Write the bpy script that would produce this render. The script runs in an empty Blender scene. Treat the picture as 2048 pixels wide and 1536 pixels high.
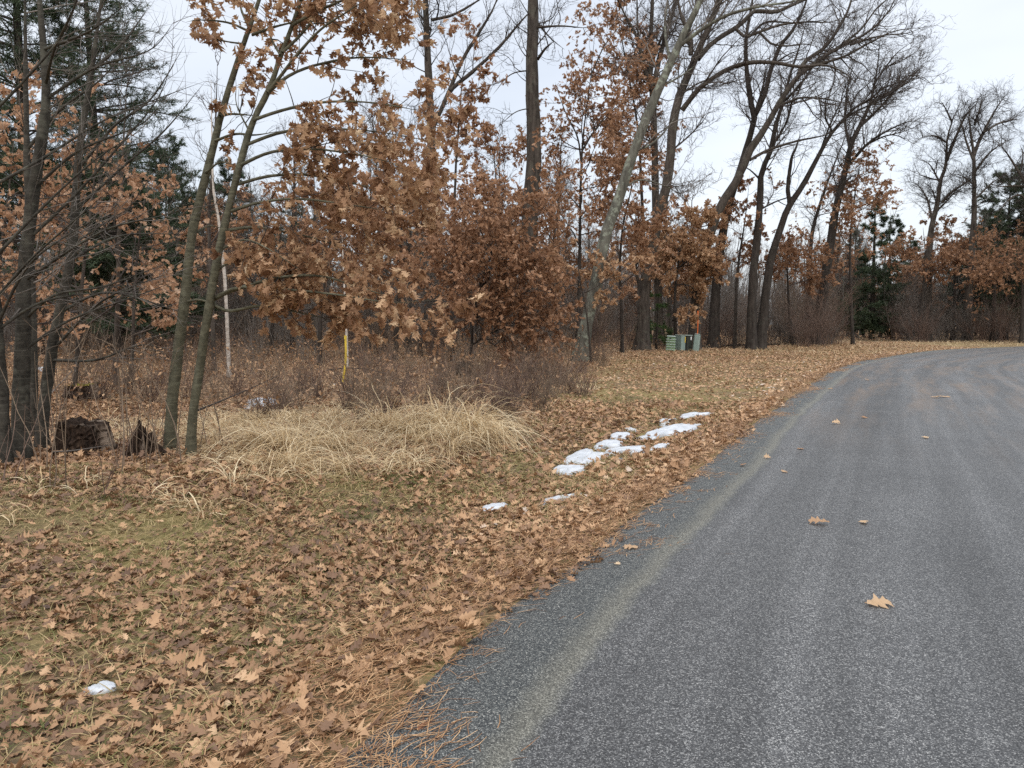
import bpy, math
import numpy as np

D = bpy.data
S = bpy.context.scene
COL = S.collection
R = np.random.default_rng(11)

# ------------------------------------------------------------------ camera frame
FPX = 1420.0                      # focal length in photo pixels (2048 wide)
PITCH = math.atan(128 / FPX)      # looking slightly down
H = 1.6
CP, SP = math.cos(PITCH), math.sin(PITCH)


def ray(px, py):
    xc = (px - 1024) / FPX
    yc = -(py - 768) / FPX
    return np.array([xc, CP + yc * SP, -SP + yc * CP])


def at(px, py, Y):
    d = ray(px, py)
    t = Y / d[1]
    return np.array([d[0] * t, Y, H + d[2] * t])


def ground(px, py):
    d = ray(px, py)
    t = -H / d[2]
    return np.array([d[0] * t, d[1] * t])


# ------------------------------------------------------------------ small numeric helpers
def nrm(v):
    return v / np.maximum(np.linalg.norm(v, axis=-1, keepdims=True), 1e-9)


def smooth(a, b, x):
    t = np.clip((x - a) / (b - a), 0, 1)
    return t * t * (3 - 2 * t)


def _hash(ix, iy, seed):
    h = (ix.astype(np.int64) * 374761393 + iy.astype(np.int64) * 668265263 + seed * 974711) & 0xFFFFFFFF
    h = ((h ^ (h >> 13)) * 1274126177) & 0xFFFFFFFF
    h = h ^ (h >> 16)
    return (h & 0xFFFFFF) / float(0xFFFFFF)


def vnoise(x, y, seed=0):
    x = np.asarray(x, float); y = np.asarray(y, float)
    ix, iy = np.floor(x), np.floor(y)
    fx, fy = x - ix, y - iy
    fx = fx * fx * (3 - 2 * fx); fy = fy * fy * (3 - 2 * fy)
    a = _hash(ix, iy, seed); b = _hash(ix + 1, iy, seed)
    c = _hash(ix, iy + 1, seed); d = _hash(ix + 1, iy + 1, seed)
    return (a * (1 - fx) + b * fx) * (1 - fy) + (c * (1 - fx) + d * fx) * fy


def fbm(x, y, seed=0):
    return (vnoise(x, y, seed) * .55 + vnoise(x * 2.1, y * 2.1, seed + 1) * .3 + vnoise(x * 4.3, y * 4.3, seed + 2) * .15)


def spline(pts, K):
    """Catmull-Rom through pts, resampled to K points evenly along its length."""
    p = np.asarray(pts, float)
    if len(p) == 2:
        t = np.linspace(0, 1, K)[:, None]
        return p[0] * (1 - t) + p[1] * t
    q = np.vstack([2 * p[0] - p[1], p, 2 * p[-1] - p[-2]])
    out = []
    for i in range(1, len(q) - 2):
        t = np.linspace(0, 1, 12, endpoint=False)[:, None]
        a, b, c, d = q[i - 1], q[i], q[i + 1], q[i + 2]
        out.append(.5 * (2 * b + (c - a) * t + (2 * a - 5 * b + 4 * c - d) * t ** 2 + (3 * b - a - 3 * c + d) * t ** 3))
    out.append(q[-2][None])
    o = np.vstack(out)
    L = np.r_[0, np.cumsum(np.linalg.norm(np.diff(o[:, :3], axis=0), axis=1))]
    s = np.linspace(0, L[-1], K)
    return np.stack([np.interp(s, L, o[:, k]) for k in range(o.shape[1])], 1)


# ------------------------------------------------------------------ the road's outer edge and the wood's edge on the ground
EDGE_PX = [(840, 1400), (1000, 1245), (1110, 1160), (1250, 1050), (1420, 925), (1520, 840), (1600, 785), (1680, 735), (1760, 716), (1880, 700.5), (2048, 693)]
EDGE = [ground(*p) for p in EDGE_PX]
EDGE = [EDGE[0] + (EDGE[0] - EDGE[2]) * k for k in (16, 8, 3, 1.2)] + EDGE + [EDGE[-1] + np.array([7, 2.2]), EDGE[-1] + np.array([15, 2.6]), EDGE[-1] + np.array([26, .5]), EDGE[-1] + np.array([48, -9])]
EDGE = spline(EDGE, 260)
WOOD_PX = [(0, 945), (240, 960), (500, 965), (760, 930), (1000, 880), (1100, 825), (1180, 757), (1290, 708), (1500, 697), (1690, 691), (1900, 686), (2048, 684)]
WOOD = [ground(*p) for p in WOOD_PX]
WOOD = [WOOD[0] + np.array([-30, -2]), WOOD[0] + np.array([-8, 0])] + WOOD + [WOOD[-1] + np.array([25, 3]), WOOD[-1] + np.array([60, -6])]
WOOD = spline(WOOD, 200)


def sdist(x, y, line):
    """signed distance to a polyline: positive on its left-hand side (walking along it)."""
    x = np.asarray(x, float).ravel(); y = np.asarray(y, float).ravel()
    a = line[:-1, :2]; d = line[1:, :2] - a
    l2 = (d ** 2).sum(1)
    best = np.full(x.shape, 1e9); sg = np.ones(x.shape)
    for i in range(len(a)):
        dx, dy = x - a[i, 0], y - a[i, 1]
        t = np.clip((dx * d[i, 0] + dy * d[i, 1]) / l2[i], 0, 1)
        q = (dx - t * d[i, 0]) ** 2 + (dy - t * d[i, 1]) ** 2
        m = q < best
        best[m] = q[m]
        sg[m] = np.sign(d[i, 0] * dy[m] - d[i, 1] * dx[m])
    return np.sqrt(best) * sg


def dedge(x, y):
    return sdist(x, y, EDGE[::3])


def dwood(x, y):
    return sdist(x, y, WOOD[::3])


ROADW = 7.4


def gz(x, y, d=None):
    x = np.atleast_1d(np.asarray(x, float)); y = np.atleast_1d(np.asarray(y, float))
    if d is None:
        d = dedge(x, y).reshape(x.shape)
    k = smooth(.4, 5, d) + smooth(ROADW + .4, ROADW + 5, -d)
    z = (fbm(x * .16 + 3, y * .16, 5) - .5) * .35 + (vnoise(x * .9, y * .9, 8) - .5) * .07 * np.exp(-(x * x + y * y) / 900)
    z = z * k
    z = z - .05 * np.exp(-((d - 1.7) / .9) ** 2)
    z = z - .035 * smooth(.05, .25, -d) * smooth(ROADW + .1, ROADW - .1, -d)
    return z


def gz1(x, y):
    return float(gz([x], [y])[0])


# ------------------------------------------------------------------ mesh building
def link(o, parent=None):
    COL.objects.link(o)
    if parent is not None:
        o.parent = parent
    return o


def mesh_obj(name, V, faces, mat, parent=None, tint=None, smooth_=True, uv=None):
    """One mesh object from numpy arrays: V (n,3); faces = list of (m,k) index arrays."""
    me = D.meshes.new(name)
    V = np.ascontiguousarray(V, dtype=np.float32)
    faces = [f for f in faces if len(f)]
    nl = sum(f.size for f in faces); nf = sum(len(f) for f in faces)
    me.vertices.add(len(V)); me.vertices.foreach_set('co', V.ravel())
    me.loops.add(nl)
    li = np.concatenate([f.ravel() for f in faces]).astype(np.int32)
    me.loops.foreach_set('vertex_index', li)
    me.polygons.add(nf)
    cnt = np.concatenate([np.full(len(f), f.shape[1]) for f in faces])
    st = np.r_[0, np.cumsum(cnt)[:-1]].astype(np.int32)
    me.polygons.foreach_set('loop_start', st)
    me.polygons.foreach_set('use_smooth', np.full(nf, smooth_, dtype=bool))
    if tint is not None:
        a = me.attributes.new('tint', 'FLOAT', 'POINT')
        a.data.foreach_set('value', np.ascontiguousarray(tint, dtype=np.float32))
    if uv is not None:
        u = me.uv_layers.new(name='UVMap')
        u.data.foreach_set('uv', np.ascontiguousarray(uv[li], dtype=np.float32).ravel())
    me.update(calc_edges=True)
    if mat is not None:
        me.materials.append(mat)
    return link(D.objects.new(name, me), parent)


def tag(o, label=None, cat=None, group=None, kind=None):
    if label: o['label'] = label
    if cat: o['category'] = cat
    if group: o['group'] = group
    if kind: o['kind'] = kind
    return o


def empty(name, loc, label, cat, group=None):
    o = D.objects.new(name, None)
    o.empty_display_size = .2
    o.location = loc
    link(o)
    return tag(o, label, cat, group)


def copy_tree(root, loc, rz=0.0, sc=(1, 1, 1), label=None, group=None):
    c = root.copy(); COL.objects.link(c)
    c.location = loc; c.rotation_euler = (0, 0, rz); c.scale = sc
    if label: c['label'] = label
    if group: c['group'] = group
    for ch in root.children:
        k = ch.copy(); COL.objects.link(k); k.parent = c
    return c


class Geo:
    """Collects vertices and faces of one mesh."""
    def __init__(self):
        self.V = []; self.F = {}; self.T = []; self.n = 0

    def add(self, V, F, tint=None):
        V = np.asarray(V, float).reshape(-1, 3)
        for f in (F if isinstance(F, list) else [F]):
            f = np.asarray(f)
            self.F.setdefault(f.shape[1], []).append(f + self.n)
        self.V.append(V); self.T.append(np.zeros(len(V)) if tint is None else np.asarray(tint, float).ravel())
        self.n += len(V)

    def build(self, name, mat, parent=None, origin=None, smooth_=True):
        V = np.concatenate(self.V)
        if origin is not None:
            V = V - np.asarray(origin)
        return mesh_obj(name, V, [np.concatenate(f) for f in self.F.values()], mat, parent, np.concatenate(self.T), smooth_)


def tubes(P, Rr, s):
    """P (N,K,3) centre lines, Rr (N,K) radii -> verts, quads"""
    N, K, _ = P.shape
    T = nrm(np.gradient(P, axis=1))
    m = nrm(P[:, -1] - P[:, 0])
    ref = np.where(np.abs(m[:, 2:3]) < .7, np.array([[0, 0, 1.]]), np.array([[1., 0, 0]]))
    U = nrm(np.cross(T, ref[:, None, :]))
    W = np.cross(T, U)
    a = np.arange(s) * 2 * np.pi / s
    V = P[:, :, None, :] + Rr[:, :, None, None] * (U[:, :, None, :] * np.cos(a)[None, None, :, None] + W[:, :, None, :] * np.sin(a)[None, None, :, None])
    i = (np.arange(N)[:, None, None] * K + np.arange(K - 1)[None, :, None]) * s + np.arange(s)[None, None, :]
    j = (np.arange(N)[:, None, None] * K + np.arange(K - 1)[None, :, None]) * s + (np.arange(s)[None, None, :] + 1) % s
    F = np.stack([i, i + s, j + s, j], -1).reshape(-1, 4)
    return V.reshape(-1, 3), F


def grow(P, Rr, dens, t0, t1, ang, lenf, radf, K, wob, trop, rmin=.003, flat=0., side=None, lmin=.05, taper=.85):
    """Children along parents. dens: children per metre. Returns (pts, radii)."""
    N, Kp, _ = P.shape
    seg = np.linalg.norm(np.diff(P, axis=1), axis=2)
    L = seg.sum(1)
    cnt = np.maximum(R.poisson(dens * L * (t1 - t0)), 1 if lmin else 0)
    idx = np.repeat(np.arange(N), cnt)
    n = len(idx)
    t = t0 + (t1 - t0) * R.random(n)
    f = t * (Kp - 1); i = np.minimum(f.astype(int), Kp - 2); w = (f - i)[:, None]
    p = P[idx, i] * (1 - w) + P[idx, i + 1] * w
    T = nrm(P[idx, i + 1] - P[idx, i])
    rp = Rr[idx, i] * (1 - w[:, 0]) + Rr[idx, i + 1] * w[:, 0]
    rv = R.normal(size=(n, 3))
    if flat:
        rv[:, 2] *= (1 - flat)
    if side is not None:
        rv = rv + np.asarray(side)
    perp = nrm(rv - (rv * T).sum(1, keepdims=True) * T)
    a = np.radians(ang[0] + (ang[1] - ang[0]) * R.random(n))[:, None]
    d = nrm(T * np.cos(a) + perp * np.sin(a))
    ln = lenf(t, L[idx]) * (.6 + .7 * R.random(n))
    ln = np.maximum(ln, lmin)
    r0 = np.maximum(np.minimum(rp * .75, radf * ln), rmin)
    out = np.zeros((n, K, 3)); out[:, 0] = p
    step = (ln / (K - 1))[:, None]
    for k in range(1, K):
        d = nrm(d + wob * R.normal(size=(n, 3)) + np.array([0, 0, trop]))
        out[:, k] = out[:, k - 1] + d * step
    rad = r0[:, None] * (1 - taper * np.linspace(0, 1, K)[None, :] ** .9)
    return out, rad


def limb(px, Y0, Y1, w0, w1, K=22, base=False):
    """limb traced in the photo: its own distance, true size"""
    n = len(px)
    c = np.linspace(0, 1, n)
    P = np.array([at(x, y, Y0 + (Y1 - Y0) * k) for (x, y), k in zip(px, c)])
    if base:
        P[0, 2] = gz1(P[0, 0], P[0, 1]) - .08
    P = spline(P, K)
    s = np.linspace(0, 1, K)
    r = (w0 + (w1 - w0) * s) / 2 * (Y0 + (Y1 - Y0) * s) / FPX * (1 - .82 * s ** 5)
    if base:
        h = np.maximum(P[:, 2] - P[0, 2], 0)
        r = r * (1 + .55 * np.exp(-h / (2.2 * r[0])))
    return P, r


def trunk_tube(g, P, r, s=12, rough=.07):
    K = len(P)
    V, F = tubes(P[None], r[None], s)
    c = np.repeat(P, s, 0)
    k = 1 + rough * R.normal(size=(K, s)) + .5 * rough * R.normal(size=(1, s))
    V = c + (V - c) * k.reshape(-1, 1)
    tip = len(V)
    g.add(V, F)
    # close the far end
    g.add(np.vstack([V[-s:], P[-1:] + (P[-1] - P[-2]) * .02]), np.array([[i, (i + 1) % s, s] for i in range(s)]))


# ------------------------------------------------------------------ leaves
def oak_template(w, lobe, tip=1.0):
    """midrib / left / right stations -> (T,2) verts (x across, y along), quads"""
    n = len(w)
    t = np.linspace(0, tip, n)
    ex = np.asarray(w, float)
    ey = t + np.asarray(lobe, float)
    mid = np.stack([np.zeros(n), t], 1); l = np.stack([-ex, ey], 1); r = np.stack([ex * .94, ey + .01], 1)
    V = np.vstack([mid, l, r])
    F = []
    for i in range(n - 1):
        F.append([i, i + 1, n + i + 1, n + i]); F.append([i, 2 * n + i, 2 * n + i + 1, i + 1])
    return V, np.array(F)


LEAF_NEAR = oak_template([.012, .012, .11, .29, .18, .13, .20, .44, .26, .15, .22, .33, .12, .09, .0], [0, 0, .0, .09, .05, 0, .03, .12, .07, 0, .04, .12, .02, .03, 0])
LEAF_MID = oak_template([.015, .12, .33, .14, .42, .15, .27, .0], [0, 0, .08, 0, .10, 0, .06, 0])
LEAF_FAR = (np.array([[0, 0], [-.27, .45], [0, 1.], [.27, .5]]), np.array([[0, 3, 2, 1]]))


def leaves(g, tmpl, O, Dr, Nm, L, tint, curl=.3, fold=.25, width=1.0):
    TV, TF = tmpl
    n = len(O); T = len(TV)
    Dr = nrm(Dr); X = nrm(np.cross(Dr, Nm)); Nn = np.cross(X, Dr)
    L = np.broadcast_to(L, (n,))[:, None]
    cl = (curl * R.normal(size=n))[:, None]
    fd = (fold * R.normal(size=n) + fold * .4)[:, None]
    tw = (.35 * R.normal(size=n))[:, None]
    x = TV[None, :, 0] * width * (.85 + .3 * R.random((n, 1))); y = np.broadcast_to(TV[None, :, 1], (n, T))
    z = cl * y * y + fd * np.abs(x) * 1.6 + tw * x * y * 1.5 + .03 * R.normal(size=(n, T))
    V = O[:, None, :] + L[:, :, None] * (x[:, :, None] * X[:, None, :] + y[:, :, None] * Dr[:, None, :] + z[:, :, None] * Nn[:, None, :])
    F = (TF[None] + (np.arange(n) * T)[:, None, None]).reshape(-1, TF.shape[1])
    g.add(V, F, np.repeat(tint, T))


def twig_leaves(g, tmpl, P, n_per, L, tint0, tint1, down=.55, spread=.9, t0=.25, clump=True):
    """leaves hanging along the outer part of twigs P (N,K,3)"""
    N, K, _ = P.shape
    cnt = R.poisson(n_per, N)
    idx = np.repeat(np.arange(N), cnt)
    n = len(idx)
    t = 1 - (1 - t0) * R.random(n) ** 1.6
    f = t * (K - 1); i = np.minimum(f.astype(int), K - 2); w = (f - i)[:, None]
    O = P[idx, i] * (1 - w) + P[idx, i + 1] * w
    T = nrm(P[idx, i + 1] - P[idx, i])
    d = T * .6 + spread * R.normal(size=(n, 3)) * .7 + np.array([0, 0, -down])
    nm = R.normal(size=(n, 3)) + np.array([0, 0, .5])
    base = R.random(N)[idx]
    tint = np.clip(tint0 + (tint1 - tint0) * (.35 * base + .75 * R.beta(1.2, 1.6, n)), 0, 1)
    Ls = L * (.65 + .6 * R.random(n))
    leaves(g, tmpl, O, d, nm, Ls, tint, curl=.38, fold=.5, width=.9)
    return n


# ------------------------------------------------------------------ materials
def new_mat(name):
    m = D.materials.new(name); m.use_nodes = True
    nt = m.node_tree; nt.nodes.clear()
    out = nt.nodes.new('ShaderNodeOutputMaterial')
    return m, nt, out


def nd(nt, typ, ins=None, **props):
    n = nt.nodes.new(typ)
    for k, v in props.items():
        setattr(n, k, v)
    for k, v in (ins or {}).items():
        s = n.inputs[k]
        if isinstance(v, bpy.types.NodeSocket):
            nt.links.new(v, s)
        else:
            s.default_value = v
    return n


def ramp(nt, fac, stops, interp='LINEAR'):
    n = nt.nodes.new('ShaderNodeValToRGB')
    cr = n.color_ramp; cr.interpolation = interp
    while len(cr.elements) < len(stops):
        cr.elements.new(.5)
    for e, (p, c) in zip(cr.elements, stops):
        e.position = p; e.color = (*c, 1) if len(c) == 3 else c
    nt.links.new(fac, n.inputs['Fac'])
    return n.outputs['Color']


def mixc(nt, fac, a, b, mode='MIX'):
    n = nt.nodes.new('ShaderNodeMix'); n.data_type = 'RGBA'; n.blend_type = mode
    for s, v in ((n.inputs[0], fac), (n.inputs[6], a), (n.inputs[7], b)):
        if isinstance(v, bpy.types.NodeSocket): nt.links.new(v, s)
        else: s.default_value = v if not isinstance(v, tuple) or len(v) == 4 else (*v, 1)
    return n.outputs[2]


def math_(nt, op, a, b=0.0, c=None):
    n = nt.nodes.new('ShaderNodeMath'); n.operation = op
    for s, v in zip(n.inputs, (a, b, c)):
        if v is None: continue
        if isinstance(v, bpy.types.NodeSocket): nt.links.new(v, s)
        else: s.default_value = v
    return n.outputs[0]


def maprange(nt, v, a, b, c=0., d=1.):
    return nd(nt, 'ShaderNodeMapRange', {'Value': v, 'From Min': a, 'From Max': b, 'To Min': c, 'To Max': d}).outputs[0]


def mat_leaf(name, stops, transl=.25, rough=.6):
    m, nt, out = new_mat(name)
    a = nd(nt, 'ShaderNodeAttribute', attribute_name='tint')
    col = ramp(nt, a.outputs['Fac'], stops)
    p = nd(nt, 'ShaderNodeBsdfPrincipled', {'Base Color': col, 'Roughness': rough, 'Specular IOR Level': .25})
    if transl:
        t = nd(nt, 'ShaderNodeBsdfTranslucent', {'Color': col})
        x = nd(nt, 'ShaderNodeMixShader', {0: transl, 1: p.outputs[0], 2: t.outputs[0]})
        nt.links.new(x.outputs[0], out.inputs[0])
    else:
        nt.links.new(p.outputs[0], out.inputs[0])
    return m


def mat_bark(name, dark, light, lichen=None, lich_amt=.0, zs=.16, sc=9., bands=0., bump=.6):
    m, nt, out = new_mat(name)
    tc = nd(nt, 'ShaderNodeTexCoord')
    mp = nd(nt, 'ShaderNodeMapping', {'Vector': tc.outputs['Object'], 'Scale': (1, 1, zs)})
    n1 = nd(nt, 'ShaderNodeTexNoise', {'Vector': mp.outputs[0], 'Scale': sc, 'Detail': 6., 'Roughness': .65})
    n2 = nd(nt, 'ShaderNodeTexNoise', {'Vector': tc.outputs['Object'], 'Scale': 1.3, 'Detail': 3.})
    f = math_(nt, 'ADD', math_(nt, 'MULTIPLY', n1.outputs[0], .8), math_(nt, 'MULTIPLY', n2.outputs[0], .25))
    col = ramp(nt, f, [(.34, dark), (.62, light)])
    if bands:
        mb = nd(nt, 'ShaderNodeMapping', {'Vector': tc.outputs['Object'], 'Scale': (.6, .6, 6.)})
        nb = nd(nt, 'ShaderNodeTexNoise', {'Vector': mb.outputs[0], 'Scale': 6., 'Detail': 4.})
        col = mixc(nt, math_(nt, 'MULTIPLY', maprange(nt, nb.outputs[0], .52, .66), bands), col, tuple(c * 1.9 for c in light))
    if lichen:
        n3 = nd(nt, 'ShaderNodeTexNoise', {'Vector': tc.outputs['Object'], 'Scale': 3.2, 'Detail': 5., 'Roughness': .7})
        col = mixc(nt, math_(nt, 'MULTIPLY', maprange(nt, n3.outputs[0], .52, .62), lich_amt), col, lichen)
    b = nd(nt, 'ShaderNodeBump', {'Height': n1.outputs[0], 'Strength': bump, 'Distance': .04})
    p = nd(nt, 'ShaderNodeBsdfPrincipled', {'Base Color': col, 'Roughness': .9, 'Specular IOR Level': .15, 'Normal': b.outputs[0]})
    nt.links.new(p.outputs[0], out.inputs[0])
    return m


def mat_plain(name, col, rough=.6, metal=0., var=.25, sc=6., spec=.4):
    m, nt, out = new_mat(name)
    tc = nd(nt, 'ShaderNodeTexCoord')
    n = nd(nt, 'ShaderNodeTexNoise', {'Vector': tc.outputs['Object'], 'Scale': sc, 'Detail': 4.})
    c = mixc(nt, maprange(nt, n.outputs[0], .3, .7), tuple(k * (1 - var) for k in col), tuple(min(1, k * (1 + var)) for k in col))
    p = nd(nt, 'ShaderNodeBsdfPrincipled', {'Base Color': c, 'Roughness': rough, 'Metallic': metal, 'Specular IOR Level': spec})
    nt.links.new(p.outputs[0], out.inputs[0])
    return m


def mat_twig(name, a, b, sc=1.5):
    m, nt, out = new_mat(name)
    tc = nd(nt, 'ShaderNodeTexCoord')
    oi = nd(nt, 'ShaderNodeObjectInfo')
    n = nd(nt, 'ShaderNodeTexNoise', {'Vector': tc.outputs['Object'], 'Scale': sc, 'Detail': 3.})
    f = math_(nt, 'ADD', maprange(nt, n.outputs[0], .35, .65), math_(nt, 'MULTIPLY', math_(nt, 'SUBTRACT', oi.outputs['Random'], .5), .7))
    c = mixc(nt, nd(nt, 'ShaderNodeClamp', {'Value': f}).outputs[0], a, b)
    p = nd(nt, 'ShaderNodeBsdfPrincipled', {'Base Color': c, 'Roughness': .8, 'Specular IOR Level': .2})
    nt.links.new(p.outputs[0], out.inputs[0])
    return m


M = {}
M['bark_oak'] = mat_bark('bark_oak', (.021, .017, .014), (.085, .070, .058), (.13, .13, .10), .3)
M['bark_dark'] = mat_bark('bark_dark', (.015, .012, .010), (.055, .045, .038), (.10, .10, .08), .2)
M['bark_lichen'] = mat_bark('bark_lichen', (.045, .042, .034), (.14, .135, .11), (.26, .28, .22), .8)
M['bark_sapling'] = mat_bark('bark_sapling', (.042, .040, .027), (.105, .098, .066), (.16, .16, .115), .45, zs=1.0, sc=14., bands=.35, bump=.25)
M['bark_left'] = mat_bark('bark_left', (.018, .016, .013), (.060, .054, .044), (.15, .15, .115), .3, zs=.8, sc=11., bands=.45, bump=.35)
M['bark_birch'] = mat_bark('bark_birch', (.25, .21, .17), (.55, .50, .44), None, 0, zs=2.5, sc=5., bump=.1)
M['twig_dark'] = mat_twig('twig_dark', (.034, .027, .024), (.085, .070, .060))
M['twig_grey'] = mat_twig('twig_grey', (.075, .064, .056), (.20, .175, .152))
M['twig_red'] = mat_twig('twig_red', (.085, .056, .045), (.19, .13, .10))
M['twig_brown'] = mat_twig('twig_brown', (.10, .073, .054), (.25, .185, .13))
M['leaf_tan'] = mat_leaf('leaf_tan', [(0, (.10, .050, .027)), (.3, (.24, .125, .066)), (.6, (.42, .25, .14)), (.85, (.62, .43, .26)), (1, (.74, .57, .38))], .36)
M['leaf_rust'] = mat_leaf('leaf_rust', [(0, (.11, .058, .034)), (.4, (.29, .155, .085)), (.75, (.47, .28, .165)), (1, (.66, .47, .33))], .38)
M['leaf_litter'] = mat_leaf('leaf_litter', [(0, (.080, .052, .040)), (.25, (.19, .112, .070)), (.5, (.31, .180, .098)), (.75, (.45, .275, .150)), (.92, (.55, .37, .22)), (1, (.48, .40, .33))], .15)
M['grass_dry'] = mat_leaf('grass_dry', [(0, (.24, .16, .09)), (.4, (.58, .43, .24)), (1, (.82, .70, .48))], .35)
M['grass_verge'] = mat_leaf('grass_verge', [(0, (.065, .085, .022)), (.3, (.14, .135, .042)), (.6, (.27, .21, .085)), (1, (.48, .36, .19))], .2)
M['needle_dead'] = mat_leaf('needle_dead', [(0, (.10, .048, .024)), (.5, (.28, .145, .065)), (1, (.50, .32, .17))], 0)
M['pine'] = mat_leaf('pine', [(0, (.022, .032, .016)), (.5, (.052, .075, .040)), (1, (.105, .135, .075))], .2)
M['pine_young'] = mat_leaf('pine_young', [(0, (.03, .06, .015)), (1, (.10, .17, .05))], .15)


# ------------------------------------------------------------------ world
def build_world():
    w = D.worlds.new('World'); S.world = w; w.use_nodes = True
    nt = w.node_tree; nt.nodes.clear()
    out = nt.nodes.new('ShaderNodeOutputWorld')
    sky = nd(nt, 'ShaderNodeTexSky', sky_type='NISHITA', sun_disc=False, sun_elevation=math.radians(48), sun_rotation=math.radians(200), air_density=1.0, dust_density=4.0, ozone_density=1.0)
    b1 = nd(nt, 'ShaderNodeBackground', {'Color': sky.outputs[0], 'Strength': .05})
    tc = nd(nt, 'ShaderNodeTexCoord')
    sx = nd(nt, 'ShaderNodeSeparateXYZ', {'Vector': tc.outputs['Generated']})
    # a closed cloud deck: brighter overhead, with soft darker folds
    mp = nd(nt, 'ShaderNodeMapping', {'Vector': tc.outputs['Generated'], 'Scale': (1.2, 1.2, 3.2), 'Location': (.4, .1, .2)})
    n = nd(nt, 'ShaderNodeTexNoise', {'Vector': mp.outputs[0], 'Scale': 1.7, 'Detail': 4., 'Roughness': .5})
    lum = maprange(nt, sx.outputs['Z'], .38, 1., 1.0, 3.0)
    fold = maprange(nt, n.outputs[0], .35, .68, 1.03, .86)
    col = mixc(nt, maprange(nt, n.outputs[0], .38, .66), (.94, .968, 1.0), (.87, .915, .985))
    st = math_(nt, 'MULTIPLY', math_(nt, 'MULTIPLY', lum, fold), SKY)
    b2 = nd(nt, 'ShaderNodeBackground', {'Color': col, 'Strength': st})
    ad = nd(nt, 'ShaderNodeAddShader', {0: b1.outputs[0], 1: b2.outputs[0]})
    nt.links.new(ad.outputs[0], out.inputs[0])
    l = D.lights.new('sun', 'SUN'); l.energy = .7; l.angle = math.radians(25); l.color = (1, .96, .9)
    o = D.objects.new('sun', l); link(o)
    o.rotation_euler = (math.radians(42), 0, math.radians(20))


SKY = .72
build_world()


# ------------------------------------------------------------------ ground and road
def build_ground():
    n = 330
    s = np.linspace(-1, 1, n)
    a = 4.0; b = math.asinh(240 / a)
    gx = a * np.sinh(b * s); gy = a * np.sinh(b * s) + 5
    X, Y = np.meshgrid(gx, gy)
    Z = gz(X.ravel(), Y.ravel())
    V = np.stack([X.ravel(), Y.ravel(), Z], 1)
    i = (np.arange(n - 1)[:, None] * n + np.arange(n - 1)[None]).ravel()
    F = np.stack([i, i + 1, i + n + 1, i + n], 1)
    d = dedge(X.ravel(), Y.ravel()); dw = dwood(X.ravel(), Y.ravel())
    m, nt, out = new_mat('forest_floor')
    tc = nd(nt, 'ShaderNodeTexCoord')
    pos = tc.outputs['Object']
    at_ = nd(nt, 'ShaderNodeAttribute', attribute_name='tint')       # 0 verge .. 1 deep wood
    big = nd(nt, 'ShaderNodeTexNoise', {'Vector': pos, 'Scale': .55, 'Detail': 5., 'Roughness': .6})
    fine = nd(nt, 'ShaderNodeTexNoise', {'Vector': pos, 'Scale': 14., 'Detail': 5., 'Roughness': .7})
    vor = nd(nt, 'ShaderNodeTexVoronoi', {'Vector': pos, 'Scale': 16.})
    soil = ramp(nt, fine.outputs[0], [(.3, (.070, .050, .034)), (.55, (.17, .12, .072)), (.75, (.27, .195, .115))])
    moss = ramp(nt, fine.outputs[0], [(.3, (.09, .075, .032)), (.55, (.22, .175, .075)), (.75, (.36, .28, .135))])
    verge = mixc(nt, maprange(nt, big.outputs[0], .38, .56), soil, moss)
    sep = nd(nt, 'ShaderNodeSeparateColor', {'Color': vor.outputs['Color']})
    litter = ramp(nt, sep.outputs[0], [(0, (.085, .055, .037)), (.45, (.22, .133, .080)), (.8, (.36, .225, .13)), (1, (.48, .33, .20))])
    lm = math_(nt, 'ADD', math_(nt, 'MULTIPLY', at_.outputs['Fac'], .75), maprange(nt, fine.outputs[0], .35, .65, -.2, .35))
    col = mixc(nt, nd(nt, 'ShaderNodeClamp', {'Value': lm}).outputs[0], verge, litter)
    bm = nd(nt, 'ShaderNodeBump', {'Height': fine.outputs[0], 'Strength': .7, 'Distance': .05})
    p = nd(nt, 'ShaderNodeBsdfPrincipled', {'Base Color': col, 'Roughness': .95, 'Specular IOR Level': .1, 'Normal': bm.outputs[0]})
    nt.links.new(p.outputs[0], out.inputs[0])
    t = smooth(-.5, 2.0, dw) + .55 * smooth(10, 30, Y.ravel()) * (d > 0) * .6
    o = mesh_obj('ground', V, [F], m, tint=np.clip(t, 0, 1))
    tag(o, kind='structure')


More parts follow.
